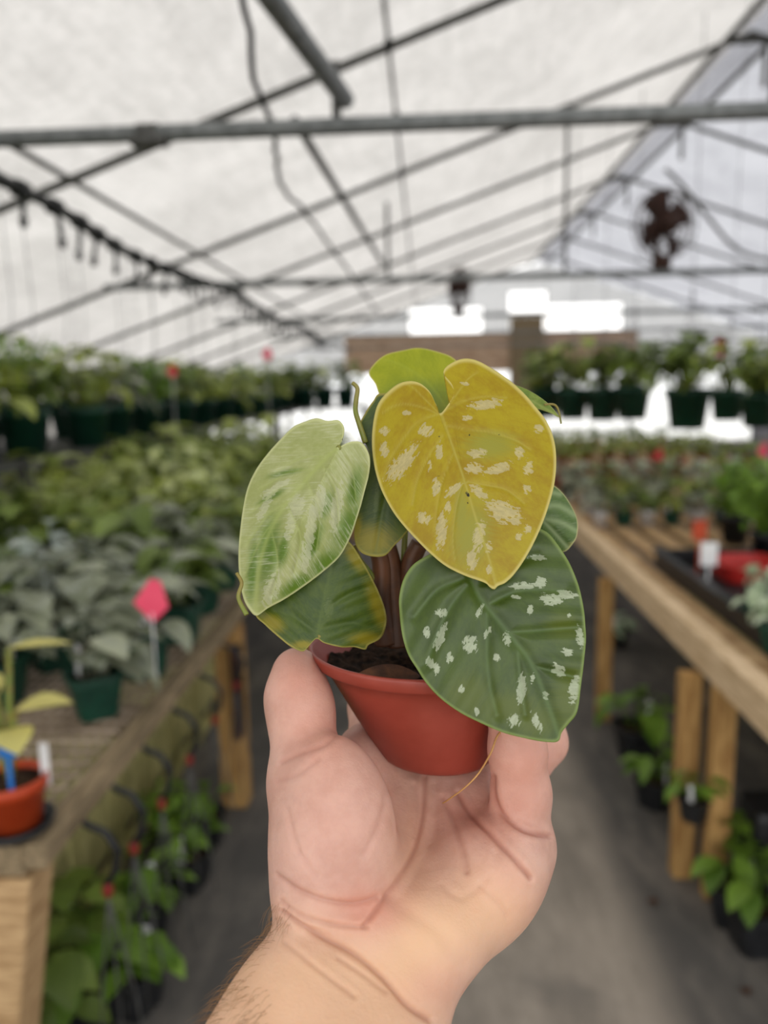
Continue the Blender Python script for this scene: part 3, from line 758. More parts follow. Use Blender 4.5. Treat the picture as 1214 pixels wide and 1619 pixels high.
M['hero_pot'] = k.done(k.pbsdf(k.mix(k.step(nz, .3, .7), srgb(138, 54, 40), srgb(150, 64, 50)), .42, .45, k.noise(co, 500, 3), .05, .0005))
V, F = lathe_axis(prof); mesh_obj('pot', V, F, M['hero_pot'], proot)
# drain notches at the foot
prof = [(0.0001, HP - .0062)]; rs = np.linspace(.002, rad(HP - .007) - .0012, 16)
V, F = [], []; n = 90
for i, r in enumerate(rs):
    for q in range(n):
        w = 2 * PI * q / n; z = HP - .0078 + .0016 * math.sin(9 * w + 5 * r * 300) * math.sin(31 * r * 60 + 3 * w) + rng.uniform(-.0007, .0007)
        V.append(to_world(PB + axis * z + (side * math.cos(w) + fw * math.sin(w)) * r) - po)
for i in range(len(rs) - 1):
    for q in range(n):
        q2 = (q + 1) % n; F.append((i * n + q, i * n + q2, (i + 1) * n + q2, (i + 1) * n + q))
F.append(tuple(range(n - 1, -1, -1)))
mesh_obj('soil', V, F, M['soil'], proot)

def hero_leaf_material(name, base, deep, pale, veinc, transl, veinstr=.6, pgain=1.0, gloss=.42, edge=None, streak=0.0, tone=None, spec=.5, nscale=900):
    k = NT(name); uv = k.n('ShaderNodeTexCoord').outputs['UV']
    big = k.noise(uv, 5, 4, .6); lat = k.noise(k.mapv(uv, (90, 7, 1)), 1.0, 4, .65); fine = k.noise(k.mapv(uv, (60, 18, 1)), 1.0, 4, .7); mott = k.noise(uv, 38, 4, .65)
    c = k.mix(k.step(k.math('ADD', k.math('MULTIPLY', big, .7), k.math('MULTIPLY', mott, .3)), .36, .64), base, deep)
    if tone: c = k.mix(k.math('MULTIPLY', k.step(k.math('ADD', k.attr('tone'), k.math('MULTIPLY', k.math('SUBTRACT', lat, .5), .9)), .05, 1.0), .95), c, tone)
    if streak: c = k.mix(k.math('MULTIPLY', k.step(k.math('ADD', lat, k.math('MULTIPLY', k.math('SUBTRACT', big, .5), .7)), .5, .7), streak), c, pale)
    pf = k.math('ADD', k.attr('patch'), k.math('MULTIPLY', k.math('SUBTRACT', fine, .5), 4.2))
    pf = k.math('ADD', pf, k.math('MULTIPLY', k.math('SUBTRACT', mott, .5), 3.6))
    pm = k.math('MULTIPLY', k.step(pf, .12, .34), pgain)
    pc = k.mix(k.step(fine, .4, .62), pale, tuple(.82 * x for x in pale[:3]) + (1,))
    c = k.mix(k.math('MULTIPLY', pm, .85), c, pc)
    c = k.mix(k.math('MULTIPLY', k.attr('vein'), veinstr), c, veinc)
    if edge: c = k.mix(k.step(k.attr('edge'), .955, .995), c, edge)
    c = k.mix(k.step(k.attr('speck'), .3, .7), c, (.012, .01, .006, 1))
    bp = k.math('ADD', k.math('MULTIPLY', lat, .6), k.math('MULTIPLY', k.noise(uv, 160, 3, .6), .5))
    p = k.pbsdf(c, gloss, spec, bp, .16, .0008)
    t = k.n('ShaderNodeBsdfTranslucent'); k.l(c, t.inputs[0])
    m = k.n('ShaderNodeMixShader'); m.inputs[0].default_value = transl; k.l(p.outputs[0], m.inputs[1]); k.l(t.outputs[0], m.inputs[2])
    return k.done(m)

def leaf(name, label, outline, base, tip, depth, mat, veins=(), patches=(), tones=(), specks=(), centre=None, rings=44, n=240, vw=2.2, vdepth=.0005, ripple=0.0, edge_curl=0.0, thick=.00055, parent=None, soft=1.0):
    """blade traced around its outline; depth(u, v, x, y) gives its curvature in space"""
    O = smooth_curve(outline, n, True); b = np.array(base, float); tp = np.array(tip, float)
    ctr = np.array(centre, float) if centre else (b * .5 + tp * .5)
    P = [ctr[None]]; rr = [np.zeros(1)]
    for i in range(1, rings + 1):
        q = (i / rings) ** .85; P.append(ctr + (O - ctr) * q); rr.append(np.full(n, q))
    P = np.concatenate(P); rr = np.concatenate(rr)
    F = [(0, 1 + (i + 1) % n, 1 + i) for i in range(n)]
    for r in range(rings - 1):
        a = 1 + r * n
        F += [(a + i, a + (i + 1) % n, a + n + (i + 1) % n, a + n + i) for i in range(n)]
    L = np.linalg.norm(tp - b); dr = (tp - b) / L; pr = np.array((-dr[1], dr[0]))
    u = (P - b) @ dr / L; v = (P - b) @ pr / L
    d = depth(u, v, P[:, 0], P[:, 1])
    ve = np.zeros(len(P)); vd = np.zeros(len(P))
    for i, vn in enumerate(veins):
        ln, w = (vn[0], vn[1]) if isinstance(vn, tuple) else (vn, vw)
        ds = poly_dist(P, ln); ve = np.maximum(ve, np.exp(-(ds / w) ** 2) * (1 if i == 0 else .75)); vd = np.maximum(vd, np.exp(-(ds / (w * 3.0)) ** 2) * (1 if i == 0 else .8))
    d = d + vdepth * vd
    if ripple: d = d + ripple * np.sin(2 * PI * 7 * (u - .62 * np.abs(v))) * np.minimum(np.abs(v) * 4, 1) * (rr ** .5)
    d = d + edge_curl * np.clip((rr - .85) / .15, 0, 1) ** 2
    pa = np.full(len(P), -2.0)
    for c in patches:
        x, y, rx, ry, an = c; ca, sa = math.cos(math.radians(an)), math.sin(math.radians(an)); dx, dy = P[:, 0] - x, P[:, 1] - y
        pa = np.maximum(pa, 1.05 - ((dx * ca + dy * sa) / rx) ** 2 - ((-dx * sa + dy * ca) / ry) ** 2)
    to = np.zeros(len(P))
    for c in tones:
        x, y, rx, ry, an = c; ca, sa = math.cos(math.radians(an)), math.sin(math.radians(an)); dx, dy = P[:, 0] - x, P[:, 1] - y
        to = np.maximum(to, np.exp(-((dx * ca + dy * sa) / rx) ** 2 - ((-dx * sa + dy * ca) / ry) ** 2))
    sp = np.zeros(len(P))
    for x, y, r in specks: sp = np.maximum(sp, np.exp(-((P[:, 0] - x) ** 2 + (P[:, 1] - y) ** 2) / r ** 2))
    camp = np.stack([(P[:, 0] - CX) / FPX * d, -(P[:, 1] - CY) / FPX * d, -d], 1)
    uv = np.stack([u - .6 * np.abs(v), v], 1)
    o = mesh_obj(name, to_world(camp) - po, F, mat, parent or proot, True, {'patch': pa, 'vein': ve, 'edge': rr, 'tone': to, 'speck': sp}, uv)
    m = o.modifiers.new('thickness', 'SOLIDIFY'); m.thickness = thick; m.offset = 0
    if label: o['label'] = label
    return o, (lambda x, y: float(depth(*[np.array([q]) for q in (((np.array((x, y)) - b) @ dr) / L, ((np.array((x, y)) - b) @ pr) / L, x, y)])[0]))

def cpts(L): return [Vector(to_world(np.array(C(*p))) - po) for p in L]
def stalk(pts, r, mat, name='petiole', parent=None, n=40):
    c = smooth_curve([tuple(q) for q in cpts(pts)], n); rr = [r * (1.25 - .4 * i / n) for i in range(n)]
    return MB().tube([tuple(p) for p in c], rr, 10).build(name, mat, parent or proot)

# the big yellow leaf
yl = hero_leaf_material('yellow_leaf', srgb(192, 174, 22), srgb(176, 148, 8), srgb(218, 206, 152), srgb(204, 194, 92), .42, .6, 1, .36, srgb(226, 214, 130), 0, srgb(170, 166, 60))
c1 = lambda x, y: (x / 2.023 + 340, y / 2.023 + 520)
O1 = [c1(*p) for p in [(718, 272), (742, 246), (762, 212), (758, 180), (731, 144), (742, 120), (785, 98), (830, 100), (880, 125), (940, 165), (985, 205), (1020, 245), (1055, 290), (1080, 345), (1090, 410), (1085, 490), (1065, 570), (1035, 650), (1000, 720), (960, 780), (928, 812), (905, 822), (893, 833), (878, 826), (862, 812), (800, 790), (740, 760), (690, 720), (640, 670), (595, 620), (560, 570), (530, 510), (512, 450), (503, 390), (503, 330), (512, 270), (525, 235), (550, 205), (585, 178), (620, 168), (655, 175), (685, 200), (703, 235)]]
def d1(u, v, x, y): return .2835 - .019 * np.clip(u, -.4, 1.1) - .010 * np.clip(u, 0, 1) * (1 - np.clip(u, 0, 1)) + .016 * v ** 2 + .006 * np.abs(v) * (u < 2) + .012 * np.clip(-u, 0, 1)
V1 = [([(696, 652), (708, 685), (718, 714), (733, 757), (752, 820), (772, 880), (784, 926)], 2.0), ([(694, 655), (662, 668), (637, 696), (616, 730), (606, 760)], 1.5), ([(700, 690), (678, 722), (660, 760), (652, 800)], 1.4), ([(692, 655), (665, 644), (632, 640), (604, 654)], 1.3), ([(692, 652), (672, 632), (648, 610), (625, 606)], 1.2), ([(700, 652), (730, 636), (765, 628), (800, 630)], 1.5), ([(706, 674), (740, 680), (775, 684), (815, 697), (838, 712)], 1.4), ([(736, 762), (770, 768), (800, 775), (828, 796)], 1.3), ([(712, 640), (726, 618), (742, 598), (756, 588)], 1.2), ([(718, 714), (700, 760), (690, 810), (688, 850)], .9), ([(733, 757), (722, 800), (716, 850), (720, 890)], .9)]
PT1 = [(636, 733, 38, 13, -52), (673, 681, 13, 10, 0), (694, 714, 6, 15, 0), (717, 774, 17, 7, -35), (690, 771, 7, 14, 0), (755, 717, 15, 8, 0), (749, 741, 15, 9, 0), (787, 741, 23, 8, -20), (768, 640, 27, 8, -8), (738, 661, 9, 5, -5), (757, 778, 18, 8, 38), (797, 810, 31, 17, 25), (698, 839, 9, 31, 4), (671, 820, 13, 9, 20), (708, 803, 6, 9, 15), (757, 847, 9, 29, 10), (746, 885, 9, 17, 5), (772, 866, 6, 9, 10), (820, 715, 8, 10, 0), (835, 741, 8, 14, 0), (833, 774, 7, 8, 0), (852, 678, 9, 7, 0), (608, 681, 8, 8, 0), (608, 711, 7, 12, 0), (833, 836, 6, 8, 0), (820, 848, 6, 6, 0), (773, 901, 5, 9, 0), (643, 653, 8, 4, 10), (735, 607, 7, 4, 0), (680, 738, 4, 10, 0)]
T1 = [(745, 845, 34, 60, 10), (775, 705, 45, 26, 0), (730, 815, 14, 50, 0)]
L1, z1 = leaf('leaf', 'large yellow heart shaped leaf with cream flecks', O1, (697, 655), (785, 930), d1, yl, V1, PT1, T1, [(740, 783, 3.2), (737, 779, 2), (742, 688, 1.5), (789, 688, 1.3), (694, 690, 1.6), (694, 753, 1.6), (739, 796, 1.5), (694, 769, 1.3), (757, 762, 1.2)], (735, 765), 60, 320, 2.0, .0004, 0)

# the pale green leaf at left
gl = hero_leaf_material('pale_green_leaf', srgb(168, 176, 104), srgb(186, 192, 132), srgb(212, 214, 176), srgb(186, 198, 116), .34, .5, .75, .36, srgb(214, 218, 160), .55, srgb(92, 128, 18))
O2 = [c1(*p) for p in [(393, 378), (430, 362), (465, 362), (485, 385), (495, 420), (490, 470), (475, 530), (455, 600), (430, 670), (395, 730), (340, 780), (280, 825), (220, 865), (170, 892), (133, 917), (110, 897), (92, 862), (80, 800), (76, 730), (80, 660), (90, 580), (105, 510), (130, 455), (165, 405), (205, 360), (250, 315), (290, 297), (325, 287), (360, 295), (395, 293), (412, 315), (408, 350)]]
def d2(u, v, x, y): return .2845 - .022 * u + .030 * u ** 2 * .6 - .0 + np.where(v > 0, .040 * v + .05 * v ** 2, .020 * np.abs(v) + .03 * v ** 2) - .006 * (1 - u)
V2 = [([(535, 708), (507, 734), (474, 772), (443, 812), (420, 860), (408, 915), (405, 968)], 4.0)]
for (a, b_, c_) in (((520, 722), (480, 725), (440, 745)), ((500, 742), (455, 748), (415, 775)), ((480, 765), (440, 775), (400, 810)), ((455, 795), (425, 815), (392, 860)), ((440, 818), (415, 850), (390, 905)), ((510, 735), (530, 775), (535, 830)), ((485, 760), (505, 810), (500, 870)), ((455, 800), (475, 850), (465, 905)), ((430, 840), (440, 890), (430, 940)), ((530, 712), (555, 740), (562, 790))): V2.append(([a, b_, c_], 1.6))
T2 = [(424, 872, 22, 62, 8), (552, 835, 26, 52, 25), (515, 895, 45, 26, -42), (470, 925, 45, 16, -35), (515, 800, 12, 26, 20), (400, 900, 10, 55, 5), (452, 748, 30, 5, -12), (430, 785, 26, 6, -30), (447, 870, 10, 30, 10), (560, 775, 14, 40, 10), (495, 860, 12, 40, 20)]
PT2 = [(490, 840, 9, 55, 10), (532, 805, 9, 42, 10), (505, 795, 10, 30, 10), (470, 800, 16, 20, 0), (430, 930, 12, 30, 20), (484, 880, 7, 34, 10), (460, 830, 8, 30, 10), (420, 800, 6, 30, 30), (440, 770, 30, 6, -30)]
L2, z2 = leaf('leaf', 'pale green streaked leaf at left', O2, (535, 708), (404, 972), d2, gl, V2, PT2, T2, (), (478, 815), 54, 300, 2.2, .0012, .0005)

# the dark green leaf, lower right
dg = hero_leaf_material('dark_green_leaf', srgb(72, 92, 28), srgb(56, 75, 25), srgb(184, 194, 164), srgb(86, 114, 52), .16, .45, .95, .36, srgb(120, 140, 70), 0, srgb(84, 98, 26))
O4 = [(741, 870), (700, 868), (671, 881), (651, 895), (637, 918), (631, 945), (632, 968), (636, 1005), (646, 1036), (660, 1059), (677, 1084), (701, 1108), (730, 1128), (760, 1143), (795, 1158), (834, 1168), (864, 1173), (882, 1172), (888, 1158), (898, 1145), (912, 1125), (918, 1085), (923, 1044), (926, 1005), (922, 960), (913, 922), (899, 889), (879, 858), (858, 838), (820, 830), (775, 845)]
def d4(u, v, x, y): return .2735 - .026 * u + .010 * u ** 2 + .012 * np.abs(v) ** 1.5 - .004 * np.clip(v, 0, 1)
V4 = [([(741, 912), (760, 948), (791, 986), (818, 1019), (842, 1053), (865, 1110), (884, 1166)], 4.0), ([(740, 925), (712, 960), (690, 1005), (676, 1050)], 3), ([(735, 915), (690, 935), (655, 975)], 3), ([(770, 960), (770, 1010), (772, 1070), (785, 1130)], 3), ([(803, 1000), (850, 998), (912, 992)], 3), ([(775, 955), (820, 935), (890, 935)], 3), ([(818, 1019), (822, 1070), (830, 1130)], 2.5), ([(842, 1053), (870, 1060), (905, 1070)], 2.5), ([(752, 930), (790, 895), (850, 880)], 3)]
PT4 = [(698, 969, 10, 7, 0), (696, 1008, 7, 24, 22), (675, 1000, 5, 9, 0), (712, 1041, 6, 10, 0), (681, 1048, 7, 10, -20), (690, 1058, 5, 9, 20), (743, 1019, 12, 14, 0), (758, 967, 4, 15, 25), (771, 1000, 5, 11, 30), (801, 1011, 7, 11, -10), (824, 1091, 8, 24, 5), (813, 1139, 10, 11, 0), (849, 1143, 6, 17, -22), (754, 1125, 4, 7, -20), (729, 1089, 6, 7, 0), (909, 1089, 10, 22, 10), (882, 1060, 10, 14, -30), (896, 1031, 11, 7, 20), (917, 1008, 7, 18, -10), (871, 948, 19, 10, 0), (896, 940, 16, 7, 10), (830, 926, 25, 6, -5), (855, 921, 9, 9, 0), (815, 944, 9, 4, 0), (838, 965, 5, 8, 10), (900, 973, 4, 4, 0), (845, 882, 16, 6, 0), (841, 1072, 4, 10, 10), (786, 1040, 5, 7, 0), (862, 1100, 5, 8, 0)]
T4 = [(890, 990, 30, 25, 0), (740, 1100, 40, 40, 0), (900, 1100, 30, 60, 10), (800, 1120, 60, 30, 0), (845, 1140, 40, 30, 0)]
L4, z4 = leaf('leaf', 'dark green leaf with silvery flecks at lower right', O4, (741, 900), (886, 1170), d4, dg, V4, PT4, T4, (), (785, 1005), 54, 300, 2.2, .0016, .00035)

# the leaf behind at the top
tg = hero_leaf_material('yellow_green_leaf', srgb(180, 186, 36), srgb(160, 170, 22), srgb(190, 200, 90), srgb(190, 200, 70), .42, .3, .3, .4, srgb(214, 208, 110), 0, srgb(140, 160, 60))
O3 = [c1(*p) for p in [(492, 143), (510, 112), (545, 84), (600, 70), (650, 62), (710, 74), (765, 97), (800, 150), (800, 220), (770, 270), (720, 300), (640, 290), (570, 255), (528, 214), (512, 175)]]
def d3(u, v, x, y): return .326 - .020 * (y - 550) / 100 + .00003 * np.abs(x - 655)
L3, z3 = leaf('leaf', 'yellow green leaf peeking out at the top', O3, (720, 660), (596, 560), d3, tg, [([(712, 655), (680, 610), (640, 580), (600, 566)], 2)], [], [(660, 630, 60, 30, 0)], (), (655, 610), 26, 160, 2, .0004)

# the lower left leaf, its folded under side
lg = hero_leaf_material('olive_leaf', srgb(84, 104, 28), srgb(58, 82, 24), srgb(130, 146, 84), srgb(100, 120, 50), .32, .4, .35, .42, srgb(176, 166, 80), .1, srgb(150, 138, 24))
O6 = [(480, 880), (530, 850), (553, 858), (573, 888), (588, 915), (602, 945), (610, 972), (609, 992), (600, 1010), (582, 1020), (577, 1027), (560, 1023), (538, 1023), (513, 1017), (500, 1010), (487, 1023), (478, 1030), (459, 1022), (439, 1006), (419, 988), (404, 970), (420, 935), (448, 905)]
def d6(u, v, x, y): return .2835 + .00004 * (x - 500) - .00003 * (y - 960) + .012 * v ** 2 + .006 * np.abs(v)
L6, z6 = leaf('leaf', 'olive green leaf with a yellow edge at lower left', O6, (500, 1008), (530, 850), d6, lg, [([(500, 1006), (510, 960), (522, 900), (530, 860)], 3), ([(500, 1000), (470, 980), (440, 965)], 2.5), ([(502, 995), (545, 985), (585, 990)], 2.5), ([(508, 970), (550, 940), (575, 930)], 2)], [(520, 960, 8, 14, 0)], [(600, 960, 16, 50, -20), (580, 1010, 30, 12, 0), (560, 880, 12, 30, -30), (430, 985, 22, 14, 30), (480, 1020, 20, 8, 0)], (), (510, 950), 36, 200, 2, .0008, .0003)

# the dark leaf between the two front leaves
O7 = [(602, 622), (590, 634), (578, 652), (567, 675), (573, 693), (584, 718), (579, 750), (570, 790), (560, 840), (565, 866), (580, 878), (607, 879), (624, 862), (640, 845), (672, 800), (682, 740), (672, 670), (640, 630)]
def d7(u, v, x, y): return .296 - .00002 * (y - 640) + .02 * v ** 2
L7, z7 = leaf('leaf', 'dark olive leaf behind, between the two front leaves', O7, (640, 640), (592, 878), d7, lg, [([(636, 640), (625, 720), (606, 800), (594, 876)], 2)], [(595, 790, 4, 30, 5)], [(590, 855, 40, 28, 0), (565, 840, 10, 30, 0)], (), (620, 755), 26, 160, 2, .0006)

# the striped leaf behind at right
sg = hero_leaf_material('striped_green_leaf', srgb(100, 128, 62), srgb(78, 108, 48), srgb(186, 198, 160), srgb(170, 188, 140), .3, .8, .7, .42, srgb(206, 204, 140), .25, srgb(200, 196, 130))
O5 = [(858, 762), (872, 766), (889, 780), (903, 801), (912, 822), (912, 846), (905, 860), (893, 872), (872, 872), (845, 850), (825, 815), (835, 780)]
def d5(u, v, x, y): return .305 + .03 * v ** 2 - .0001 * (x - 870)
L5, z5 = leaf('leaf', 'striped green leaf with a cream edge behind at right', O5, (835, 800), (900, 868), d5, sg, [([(835, 800), (870, 835), (898, 866)], 3), ([(845, 805), (880, 800), (908, 815)], 5), ([(855, 820), (885, 826), (911, 840)], 4.5), ([(840, 795), (865, 780), (885, 782)], 4)], [], [(905, 866, 12, 8, -40)], (), (870, 822), 22, 130, 2, .0006)

# curled leaf tip at the upper right
O9 = [(800, 606), (822, 612), (838, 619), (857, 631), (873, 645), (884, 660), (870, 653), (852, 647), (836, 646), (815, 640), (798, 625)]
L9, z9 = leaf('leaf', 'thin curled light green leaf at the upper right', O9, (802, 615), (884, 660), lambda u, v, x, y: .302 + .02 * v ** 2 - .004 * u, hero_leaf_material('curled_leaf', srgb(150, 170, 70), srgb(120, 148, 48), srgb(200, 206, 140), srgb(190, 200, 110), .4, .4, .4, .4, srgb(208, 212, 140)), [([(802, 620), (840, 634), (882, 658)], 2)], [], [], (), (835, 630), 16, 100, 2, .0004)
stalk([(860, 640, .2995), (876, 640, .299), (883, 650, .298), (887, 670, .298)], .0004, M['petiole'], 'tendril', L9)
# sheath
stalk([(578, 700, .293), (567, 668, .293), (562, 650, .292), (563, 632, .291), (565, 614, .291), (557, 605, .291)], .0009, M['petiole'], 'sheath')
stalk([(390, 972, .268), (377, 945, .270), (382, 922, .271), (374, 906, .272)], .0007, M['petiole'], 'shed_sheath')
# petioles and stems
stalk([(640, 1010, .314), (655, 900, .312), (690, 760, .306), (712, 690, .296), (699, 657, z1(699, 657) + .0012)], .0013, M['petiole'], 'petiole', L1)
stalk([(630, 1008, .312), (610, 900, .308), (578, 780, .300), (552, 720, .290), (535, 708, z2(535, 708) + .001)], .0012, M['petiole'], 'petiole', L2)
stalk([(650, 1008, .312), (675, 950, .306), (715, 905, .296), (741, 905, z4(741, 905) + .0015)], .0012, M['petiole'], 'petiole', L4)
stalk([(640, 1005, .318), (660, 880, .318), (700, 740, .318), (718, 660, z3(718, 660) + .001)], .0011, M['petiole'], 'petiole', L3)
stalk([(622, 1010, .312), (590, 990, .300), (540, 1000, .288), (502, 1007, z6(502, 1007) + .001)], .0011, M['petiole'], 'petiole', L6)
stalk([(632, 1005, .314), (640, 850, .308), (648, 720, .300), (640, 642, z7(640, 642) + .001)], .0011, M['petiole'], 'petiole', L7)
stalk([(650, 1005, .316), (720, 900, .316), (800, 830, .310), (835, 800, z5(835, 800) + .001)], .0011, M['petiole'], 'petiole', L5)
stalk([(645, 1005, .318), (700, 850, .318), (770, 680, .312), (802, 618, z9(802, 618) + .001)], .001, M['petiole'], 'petiole', L9)
for a in ([(630, 1020, .311), (624, 950, .309), (620, 900, .307), (612, 862, .306)], [(648, 1020, .311), (646, 940, .309), (650, 890, .306), (664, 858, .304)], [(612, 1015, .310), (602, 960, .307), (604, 900, .305), (598, 870, .304)]):
    stalk(a, .0042, M['stem'], 'stem')
stalk([(604, 935, .305), (585, 905, .303), (570, 885, .302), (560, 862, .301)], .0009, M['petiole'], 'side_shoot')
# dead leaf scrap on the soil and the loose root
def dd(u, v, x, y): return .2915 - .004 * np.exp(-((y - 1058) / 12) ** 2)
leaf('dead_leaf', 'curled dry brown leaf scrap on the soil', [(566, 1066), (585, 1056), (606, 1051), (630, 1052), (652, 1061), (664, 1070), (650, 1077), (620, 1080), (590, 1078), (572, 1073)], (566, 1068), (664, 1070), lambda u, v, x, y: .2835 + .0003 * np.clip(1080 - y, 0, 30), M['dead'], [([(566, 1068), (610, 1062), (664, 1070)], 3)], centre=(615, 1066), rings=12, n=80, vdepth=.0006)
stalk([(800, 1150, .284), (786, 1164, .281), (776, 1190, .279), (757, 1222, .278), (735, 1245, .279), (712, 1262, .282), (700, 1270, .286)], .0003, M['root'], 'loose_root')

# ------------------------------------------------------------------ background plants
def blade(mb, base, az, el, L, Wd, shape, droop, a, cup=0.25):
    """one leaf: curved midrib with two folded halves"""
    ns = 5; V, F = [], []
    d = Vector((math.cos(az) * math.cos(el), math.sin(az) * math.cos(el), math.sin(el))); side = Vector((-math.sin(az), math.cos(az), 0))
    p = Vector(base); e = el
    for i in range(ns + 1):
        t = i / ns
        if shape == 'heart': w = [0.55, 0.98, 1.0, 0.8, 0.45, 0.02][i]
        elif shape == 'strap': w = [0.35, 0.8, 1.0, 0.9, 0.6, 0.02][i]
        else: w = [0.15, 0.75, 1.0, 0.85, 0.5, 0.02][i]
        up = side.cross(d) * -1
        if up.z < 0: up = -up
        hw = Wd / 2 * w
        V += [p + side * hw + up * hw * cup, p, p - side * hw + up * hw * cup]
        e -= droop / ns
        d = Vector((math.cos(az) * math.cos(e), math.sin(az) * math.cos(e), math.sin(e)))
        p = p + d * (L / ns)
    for i in range(ns):
        for j in range(2): F.append((i * 3 + j, i * 3 + j + 1, i * 3 + j + 4, i * 3 + j + 3))
    mb.add(V, F, a)

def foliage(kind, r, h, n, seed, L=None, Wd=None):
    rd = random.Random(seed); mb = MB()
    for i in range(n):
        az = rd.random() * 2 * PI; q = rd.random() ** 0.6; rr = r * q * 0.62; zz = h * (1.0 - 0.75 * q * rd.random()) * (0.45 + .55 * rd.random())
        base = Vector((rr * math.cos(az), rr * math.sin(az), zz))
        sh = rd.random()
        if kind == 'strap':
            l = (L or r * 1.2) * (0.7 + .5 * rd.random()); blade(mb, (0.01 * math.cos(az), 0.01 * math.sin(az), 0), az, 1.35 - .7 * rd.random(), l, Wd or l * .16, 'strap', 1.4 + .8 * rd.random(), sh)
            continue
        mb.tube([(0.2 * base.x, .2 * base.y, -.02), (base.x * .6, base.y * .6, zz * .7), base], max(.0016, r * .012), 4, sh)
        l = (L or r * .55) * (0.65 + .6 * rd.random())
        blade(mb, base, az + rd.uniform(-.6, .6), rd.uniform(-.35, .55), l, (Wd or .78) * l, 'heart' if kind == 'heart' else 'ovate', rd.uniform(.4, 1.3), sh, rd.uniform(.05, .4))
    return mb

PROTO = {}
def pot_parts(root, pot, s):
    """pot standing on the origin; returns the rim height and radius"""
    if pot in ('square_green', 'square_black'):
        m = M['green_pot'] if pot == 'square_green' else M['black_plastic']
        MB().lathe([(.0, 0), (.045 * s, 0), (.062 * s, .1 * s), (.068 * s, .1 * s), (.068 * s, .115 * s), (.06 * s, .115 * s), (.056 * s, .095 * s)], 24, sq=6).build('pot', m, root, False)
        MB().lathe([(0, .1 * s), (.057 * s, .098 * s)], 16, sq=6).build('soil', M['soil_far'], root)
        return .1 * s, .06 * s
    m = {'round_green': M['green_pot'], 'round_black': M['black_plastic'], 'round_terra': M['terra_pot'], 'round_orange': M['orange_pot'], 'round_white': M['white_tag']}[pot]
    MB().lathe([(0, 0), (.05 * s, 0), (.064 * s, .1 * s), (.07 * s, .1 * s), (.071 * s, .125 * s), (.065 * s, .125 * s), (.06 * s, .1 * s)], 24).build('pot', m, root)
    MB().lathe([(0, .112 * s), (.062 * s, .108 * s)], 20).build('soil', M['soil_far'], root)
    return .11 * s, .065 * s

def tag_part(root, mat, h, r, seed, w=.022, name='plant_tag'):
    rd = random.Random(seed); a = rd.random() * 6.28
    Mx = Matrix.Translation((r * .55 * math.cos(a), -abs(r * .6 * math.sin(a)) - r * .1, h)) @ Matrix.Rotation(rd.uniform(-.5, .5), 4, 'Z') @ Matrix.Rotation(rd.uniform(-.25, .25), 4, 'Y')
    mb = MB(); mb.box((-w / 2, -.0008, -.03), (w / 2, .0008, .055), 0, Mx); mb.box((-w * .2, -.0007, -.045), (w * .2, .0007, -.03), 0, Mx)
    return mb.build(name, mat, root, False)

def flag_part(root, mat, h, size, x=0.0, y=0.0, diamond=False, name='price_flag'):
    """coloured card on a thin stick"""
    MBs = MB().tube([(x, y, h - .16), (x, y, h)], .0018, 5)
    st = MBs.build('flag_stick', M['white_tag'], root)
    mb = MB()
    rot = Matrix.Translation((x, y, h)) @ Matrix.Rotation(.12, 4, 'Y') @ Matrix.Rotation(0.3, 4, 'Z')
    w, hh = size * .40, size * .52
    V = [(-w, 0, -.1 * hh), (-.1 * w, 0, hh), (.55 * w, 0, .85 * hh), (w, 0, -.35 * hh), (.1 * w, 0, -hh)]
    V2 = [rot @ Vector((a, -.0008, c)) for a, b, c in V] + [rot @ Vector((a, .0008, c)) for a, b, c in V]
    F = [(4, 3, 2, 1, 0), (5, 6, 7, 8, 9)] + [(i, (i + 1) % 5, 5 + (i + 1) % 5, 5 + i) for i in range(5)]
    mb.add(V2, F); return mb.build(name, mat, root, False)

SPEC = {  # kind, spread, height, leaves, leaf length, width ratio
    'silver': ('heart', .17, .20, 26, .105, .72), 'dark': ('heart', .17, .20, 28, .095, .8), 'mid': ('ovate', .19, .22, 34, .10, .6),
    'lime': ('ovate', .17, .22, 34, .085, .6), 'bright': ('ovate', .13, .15, 14, .095, .55), 'bush': ('ovate', .17, .24, 110, .045, .6),
    'white': ('ovate', .12, .14, 22, .08, .5), 'yellow': ('ovate', .13, .2, 8, .13, .5), 'mint': ('ovate', .12, .10, 16, .09, .5), 'basket': ('ovate', .14, .19, 80, .07, .62), 'strap': ('strap', .3, .3, 22, .34, .045),
}
def dup_tree(o, parent=None):
    c = o.copy(); COL.objects.link(c)
    if parent is not None: c.parent = parent
    for ch in list(o.children): dup_tree(ch, c)
    return c

def plant(name, label, loc, sp, pot, s=1.0, ps=1.0, rz=None, group=None, variant=None, white_tag=True, fz=None):
    v = rng.integers(0, 4) if variant is None else variant
    key = (sp, pot, int(v), round(ps, 2), white_tag)
    if key not in PROTO:
        root = empty(name, loc); h, r = pot_parts(root, pot, ps)
        k, sr, sh, n, L, wd = SPEC[sp]
        fb = foliage(k, sr, sh, n, hash((sp, int(v))) % 9999 if False else (len(sp) * 31 + int(v) * 7), L, wd)
        f = fb.build('foliage', FOL[{'strap': 'mid', 'basket': 'dark'}.get(sp, sp)], root); f.location = (0, 0, h)
        if white_tag: tag_part(root, M['white_tag'], h + .03, r, int(v) + 3)
        PROTO[key] = root
    else:
        root = dup_tree(PROTO[key]); root.name = name
    root.location = loc; root.rotation_euler = (0, 0, rz if rz is not None else float(rng.random()) * 6.28); root.scale = (s, s, s)
    for kk in ('group', 'label', 'category'):
        if kk in root: del root[kk]
    tag(root, label, 'plant', group)
    return root

